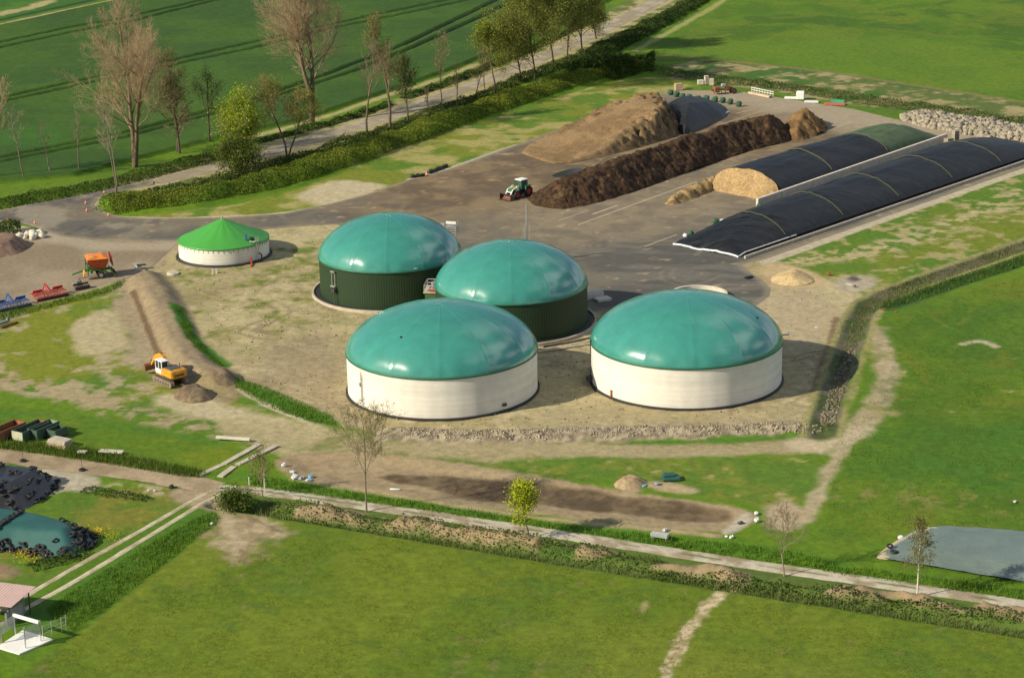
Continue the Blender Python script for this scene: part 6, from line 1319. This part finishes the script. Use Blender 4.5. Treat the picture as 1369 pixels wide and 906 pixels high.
def shrubs(name, line, wd, hgt, per_m, lsz, cols, seed, label, far=.5):
    """a dense band of shrubs: leaf faces spread through an uneven rounded volume along a line"""
    rg = np.random.default_rng(seed); l = np.array(smooth_line(line, 3)); sg = np.hypot(*np.diff(l, axis=0).T); s = np.r_[0, np.cumsum(sg)]; n = int(s[-1]*per_m)
    u = rg.uniform(0, s[-1], n); x = np.interp(u, s, l[:, 0]); y = np.interp(u, s, l[:, 1]); tx = np.interp(u+.5, s, l[:, 0])-np.interp(u-.5, s, l[:, 0]); ty = np.interp(u+.5, s, l[:, 1])-np.interp(u-.5, s, l[:, 1]); q = np.hypot(tx, ty)+1e-6
    o_ = rg.uniform(-1, 1, n)*wd; x = x-ty/q*o_; y = y+tx/q*o_
    top = hgt*np.clip(-.45+2.9*fbm(x, y, 3.6, 4, seed, .6), .12, 2)*np.sqrt(np.clip(1-(o_/wd)**2, .05, 1)); z = height(x, y)+top*rg.random(n)**.45
    t = np.clip(fbm(x, y, 5, 3, seed+9)*1.8-.4+rg.normal(0, .2, n), 0, 1)[:, None]
    a = leaves(name, np.stack([x, y, z], 1), lsz, (cols[0], cols[0]), rg); c = (np.array(cols[0])*(1-t)+np.array(cols[1])*t)*rg.uniform(.75, 1.2, (n, 1)); cc = np.ones((n*4, 4), np.float32); cc[:, :3] = np.repeat(c, 4, 0); a.data.attributes['Col'].data.foreach_set('color', cc.ravel())
    a['kind'] = 'stuff'; a['label'] = label; a['category'] = 'plants'; return a
HC = ((.105, .165, .016), (.225, .25, .03))
shrubs('hedge_bank', HEDGE, 4.4, .85, 420, .30, HC, 201, 'dense green shrubs on the bank between lane and yard')
shrubs('lane_scrub', P([(150, 268), (200, 262), (260, 250), (330, 232), (400, 212), (470, 190), (540, 165), (600, 146), (680, 115), (760, 84), (830, 52), (900, 15), (950, -15)]), 1.8, 1.2, 110, .38, ((.035, .075, .012), (.10, .13, .025)), 202, 'low scrub along the lower side of the lane')
shrubs('lane_scrub', P([(760, 98), (820, 66), (870, 40), (930, 5), (980, -25)]), 2.6, 1.6, 160, .42, ((.028, .062, .012), (.07, .11, .018)), 203, 'dark scrub strip between lane and meadow at the top')
shrubs('field_hedge', P([(-60, 288), (0, 274), (60, 264), (120, 253), (180, 238), (240, 222), (300, 206)]), 3.4, .9, 190, .34, ((.045, .085, .012), (.10, .15, .018)), 204, 'dark hedge between crop field and asphalt at the left')
shrubs('field_hedge', P([(340, 192), (420, 172), (480, 155), (520, 140)]), 1.3, .9, 120, .36, ((.03, .07, .010), (.08, .13, .018)), 205, 'green verge growth along the upper side of the lane')
shrubs('field_hedge', P([(540, 133), (600, 112), (660, 88), (720, 62), (790, 28)]), 1.3, .9, 120, .36, ((.03, .07, .010), (.08, .13, .018)), 215, 'green verge growth along the upper lane beside the tall clump')
shrubs('corner_bush', P([(150, 282), (175, 281), (205, 276)]), 3.0, 1.3, 420, .32, HC, 206, 'dense low bushes on the rounded tip of the verge')
shrubs('corner_bush', P([(-30, 312), (0, 312), (28, 310)]), 2.2, 1.5, 260, .36, ((.035, .075, .01), (.10, .14, .016)), 207, 'low bushes behind the verge stones at the left edge')
shrubs('meadow_edge', P([(880, 95), (930, 103), (1000, 112), (1060, 117), (1150, 135), (1220, 143), (1300, 155), (1369, 165), (1450, 176)]), 3.4, .9, 95, .36, ((.05, .10, .014), (.16, .165, .05)), 208, 'rough green growth along the upper meadow edge')
shrubs('hedge_end', P([(800, 104), (850, 92), (875, 92)]), 5.0, 2.0, 520, .42, ((.035, .070, .011), (.09, .135, .016)), 209, 'thick dark end of the hedge at the corner of the meadow')
blades('reeds', smooth_poly(P([(340, 690), (480, 704), (600, 724), (700, 741), (850, 765), (980, 786), (1200, 821), (1369, 848), (1500, 868), (1500, 858), (1369, 838), (1200, 811), (980, 776), (850, 756), (700, 733), (600, 718), (480, 699), (340, 685)]), 1), 26, .75, .09, ((.085, .125, .028), (.16, .18, .06)), 211, .22, raw=True, label='reeds standing in the ditch along the bottom field')
blades('tall_grass', [(-60, 592), (60, 592), (100, 598), (200, 616), (280, 632), (262, 641), (200, 630), (100, 614), (0, 600), (-60, 594)], 44, .75, .085, ((.065, .12, .012), (.12, .16, .024)), 212, .25, label='tall grass between the skips and the track')
blades('tall_grass', [(62, 812), (150, 757), (215, 717), (282, 682), (298, 694), (270, 714), (180, 786), (96, 848), (92, 838), (66, 826)], 34, .42, .09, ((.065, .138, .008), (.11, .185, .010)), 213, .3, label='lush tall grass strip above the bottom field')
blades('tall_grass', [(330, 632), (390, 644), (520, 666), (700, 694), (880, 718), (1020, 730), (1120, 752), (1120, 764), (1000, 748), (850, 724), (700, 702), (520, 676), (400, 660), (330, 650)], 24, .5, .10, ((.062, .145, .008), (.11, .19, .010)), 214, .3, label='lush grass between basin and bottom track')
blades('tall_grass', [(1090, 756), (1200, 765), (1369, 788), (1480, 806), (1480, 818), (1369, 802), (1200, 779), (1100, 766)], 24, .5, .10, ((.05, .13, .010), (.10, .19, .012)), 216, .3, label='lush grass along the bottom track at the right')
blades('ditch_growth', [(1096, 578), (1112, 574), (1126, 535), (1150, 445), (1170, 412), (1210, 392), (1369, 335), (1480, 298), (1480, 285), (1369, 322), (1200, 380), (1160, 396), (1140, 425), (1118, 490), (1104, 540)], 20, .36, .10, ((.085, .11, .025), (.20, .19, .075)), 217, .35, label='rough growth in the right hand ditch')
blades('ditch_growth', [(1180, 412), (1262, 388), (1369, 352), (1480, 312), (1480, 300), (1369, 340), (1262, 376), (1180, 402)], 22, .45, .10, ((.05, .105, .012), (.095, .15, .016)), 218, .3, label='dark green growth on the field side of the right hand ditch')
blades('verge_grass', [(0, 420), (60, 406), (100, 397), (150, 384), (162, 376), (172, 378), (150, 390), (100, 404), (60, 414), (0, 430), (-50, 440), (-50, 430)], 26, .55, .10, ((.055, .12, .010), (.10, .16, .014)), 219, .3, label='grass edge of the gravel lot')
blades('rape_patch', [(300, 505), (330, 508), (400, 535), (452, 560), (448, 572), (400, 560), (340, 535)], 30, .36, .10, ((.065, .15, .008), (.115, .195, .010)), 220, .35, label='lush green strip on the bank below the bare soil')
blades('rape_patch', [(230, 410), (242, 412), (256, 446), (276, 472), (302, 488), (296, 494), (262, 474), (244, 450)], 26, .26, .10, ((.065, .15, .008), (.115, .195, .010)), 221, .4, lambda x, y: ss(.42, .58, fbm(x, y, 2.5, 3, 250)), label='lush green strip beside the earth ridge')
# meadow grass tufts
dn = lambda x, y: ss(.35, .6, fbm(x, y, 2.2, 3, 222))
blades('meadow_grass', [(-60, 960), (30, 905), (80, 872), (180, 796), (290, 760), (370, 730), (480, 712), (700, 748), (960, 790), (890, 906), (860, 960)], 12, .09, .12, ((.11, .155, .011), (.16, .185, .016)), 223, .5, dn, label='short grass of the bottom field left of the path')
blades('meadow_grass', [(985, 792), (1200, 828), (1369, 856), (1450, 870), (1450, 960), (880, 960), (915, 880)], 12, .09, .12, ((.11, .155, .011), (.16, .185, .016)), 224, .5, dn, label='short grass of the bottom field right of the path')
blades('meadow_grass', [(1130, 560), (1200, 500), (1190, 430), (1369, 365), (1450, 340), (1450, 715), (1369, 710), (1235, 700), (1100, 735), (1110, 650)], 5, .14, .12, ((.068, .140, .008), (.105, .175, .010)), 225, .5, dn, label='grass of the right hand field')
FW = (((.75, .55, .01), (.85, .62, .02)))
rg_ = np.random.default_rng(9)
for i, (px, py, lb) in enumerate(((129, 713, 'yellow flowering weeds right of the tyre pile'), (148, 718, 'yellow flowering weeds beside the wheel tracks'), (30, 744, 'yellow flowering weeds below the tyre line'), (40, 752, 'second yellow weed patch below the tyre line'))):
    x, y = W(px, py); q = np.stack([x+rg_.normal(0, .6, 150), y+rg_.normal(0, .6, 150), hz(x, y)+rg_.uniform(.15, .7, 150)], 1)
    o = leaves('flowering_weeds', q, .16, FW if i % 2 == 0 else ((.5, .4, .01), (.7, .55, .02)), rg_); o['kind'] = 'stuff'; o['label'] = lb; o['category'] = 'plants'
shrubs('weeds', P([(40, 760), (70, 752), (95, 748), (110, 738)]), 1.2, .7, 110, .25, ((.035, .08, .012), (.08, .13, .016)), 230, 'dark weeds between the tyre pile and the wheel tracks')
shrubs('weeds', P([(110, 655), (150, 662), (175, 664), (200, 668)]), .8, .6, 80, .25, ((.03, .07, .012), (.07, .12, .016)), 231, 'weeds on the grass ridge right of the black film heap')
shrubs('weeds', P([(330, 672), (480, 694), (600, 712), (740, 733), (880, 757)]), 1.1, .7, 60, .28, ((.05, .10, .012), (.11, .15, .02)), 233, 'weeds between the spoil mounds left of the lime green tree')
shrubs('weeds', P([(870, 765), (1000, 778), (1100, 795), (1369, 830)]), .8, .8, 50, .3, ((.035, .085, .012), (.09, .14, .016)), 232, 'weeds between the spoil mounds along the bottom track')

CL = [(300, 330), (440, 305), (640, 420), (800, 420), (1030, 400), (1110, 380), (1140, 420), (1100, 540), (1090, 565), (620, 572), (520, 575), (400, 530), (300, 480), (250, 400)]
o = stones('clods', CL, 1600, .05, .22, 'scattered clods and small stones on the bare soil', 'clods', mat('clod', (.30, .245, .15), rough=.95, var=.35), lambda x, y, d: .02, 15); o['kind'] = 'stuff'
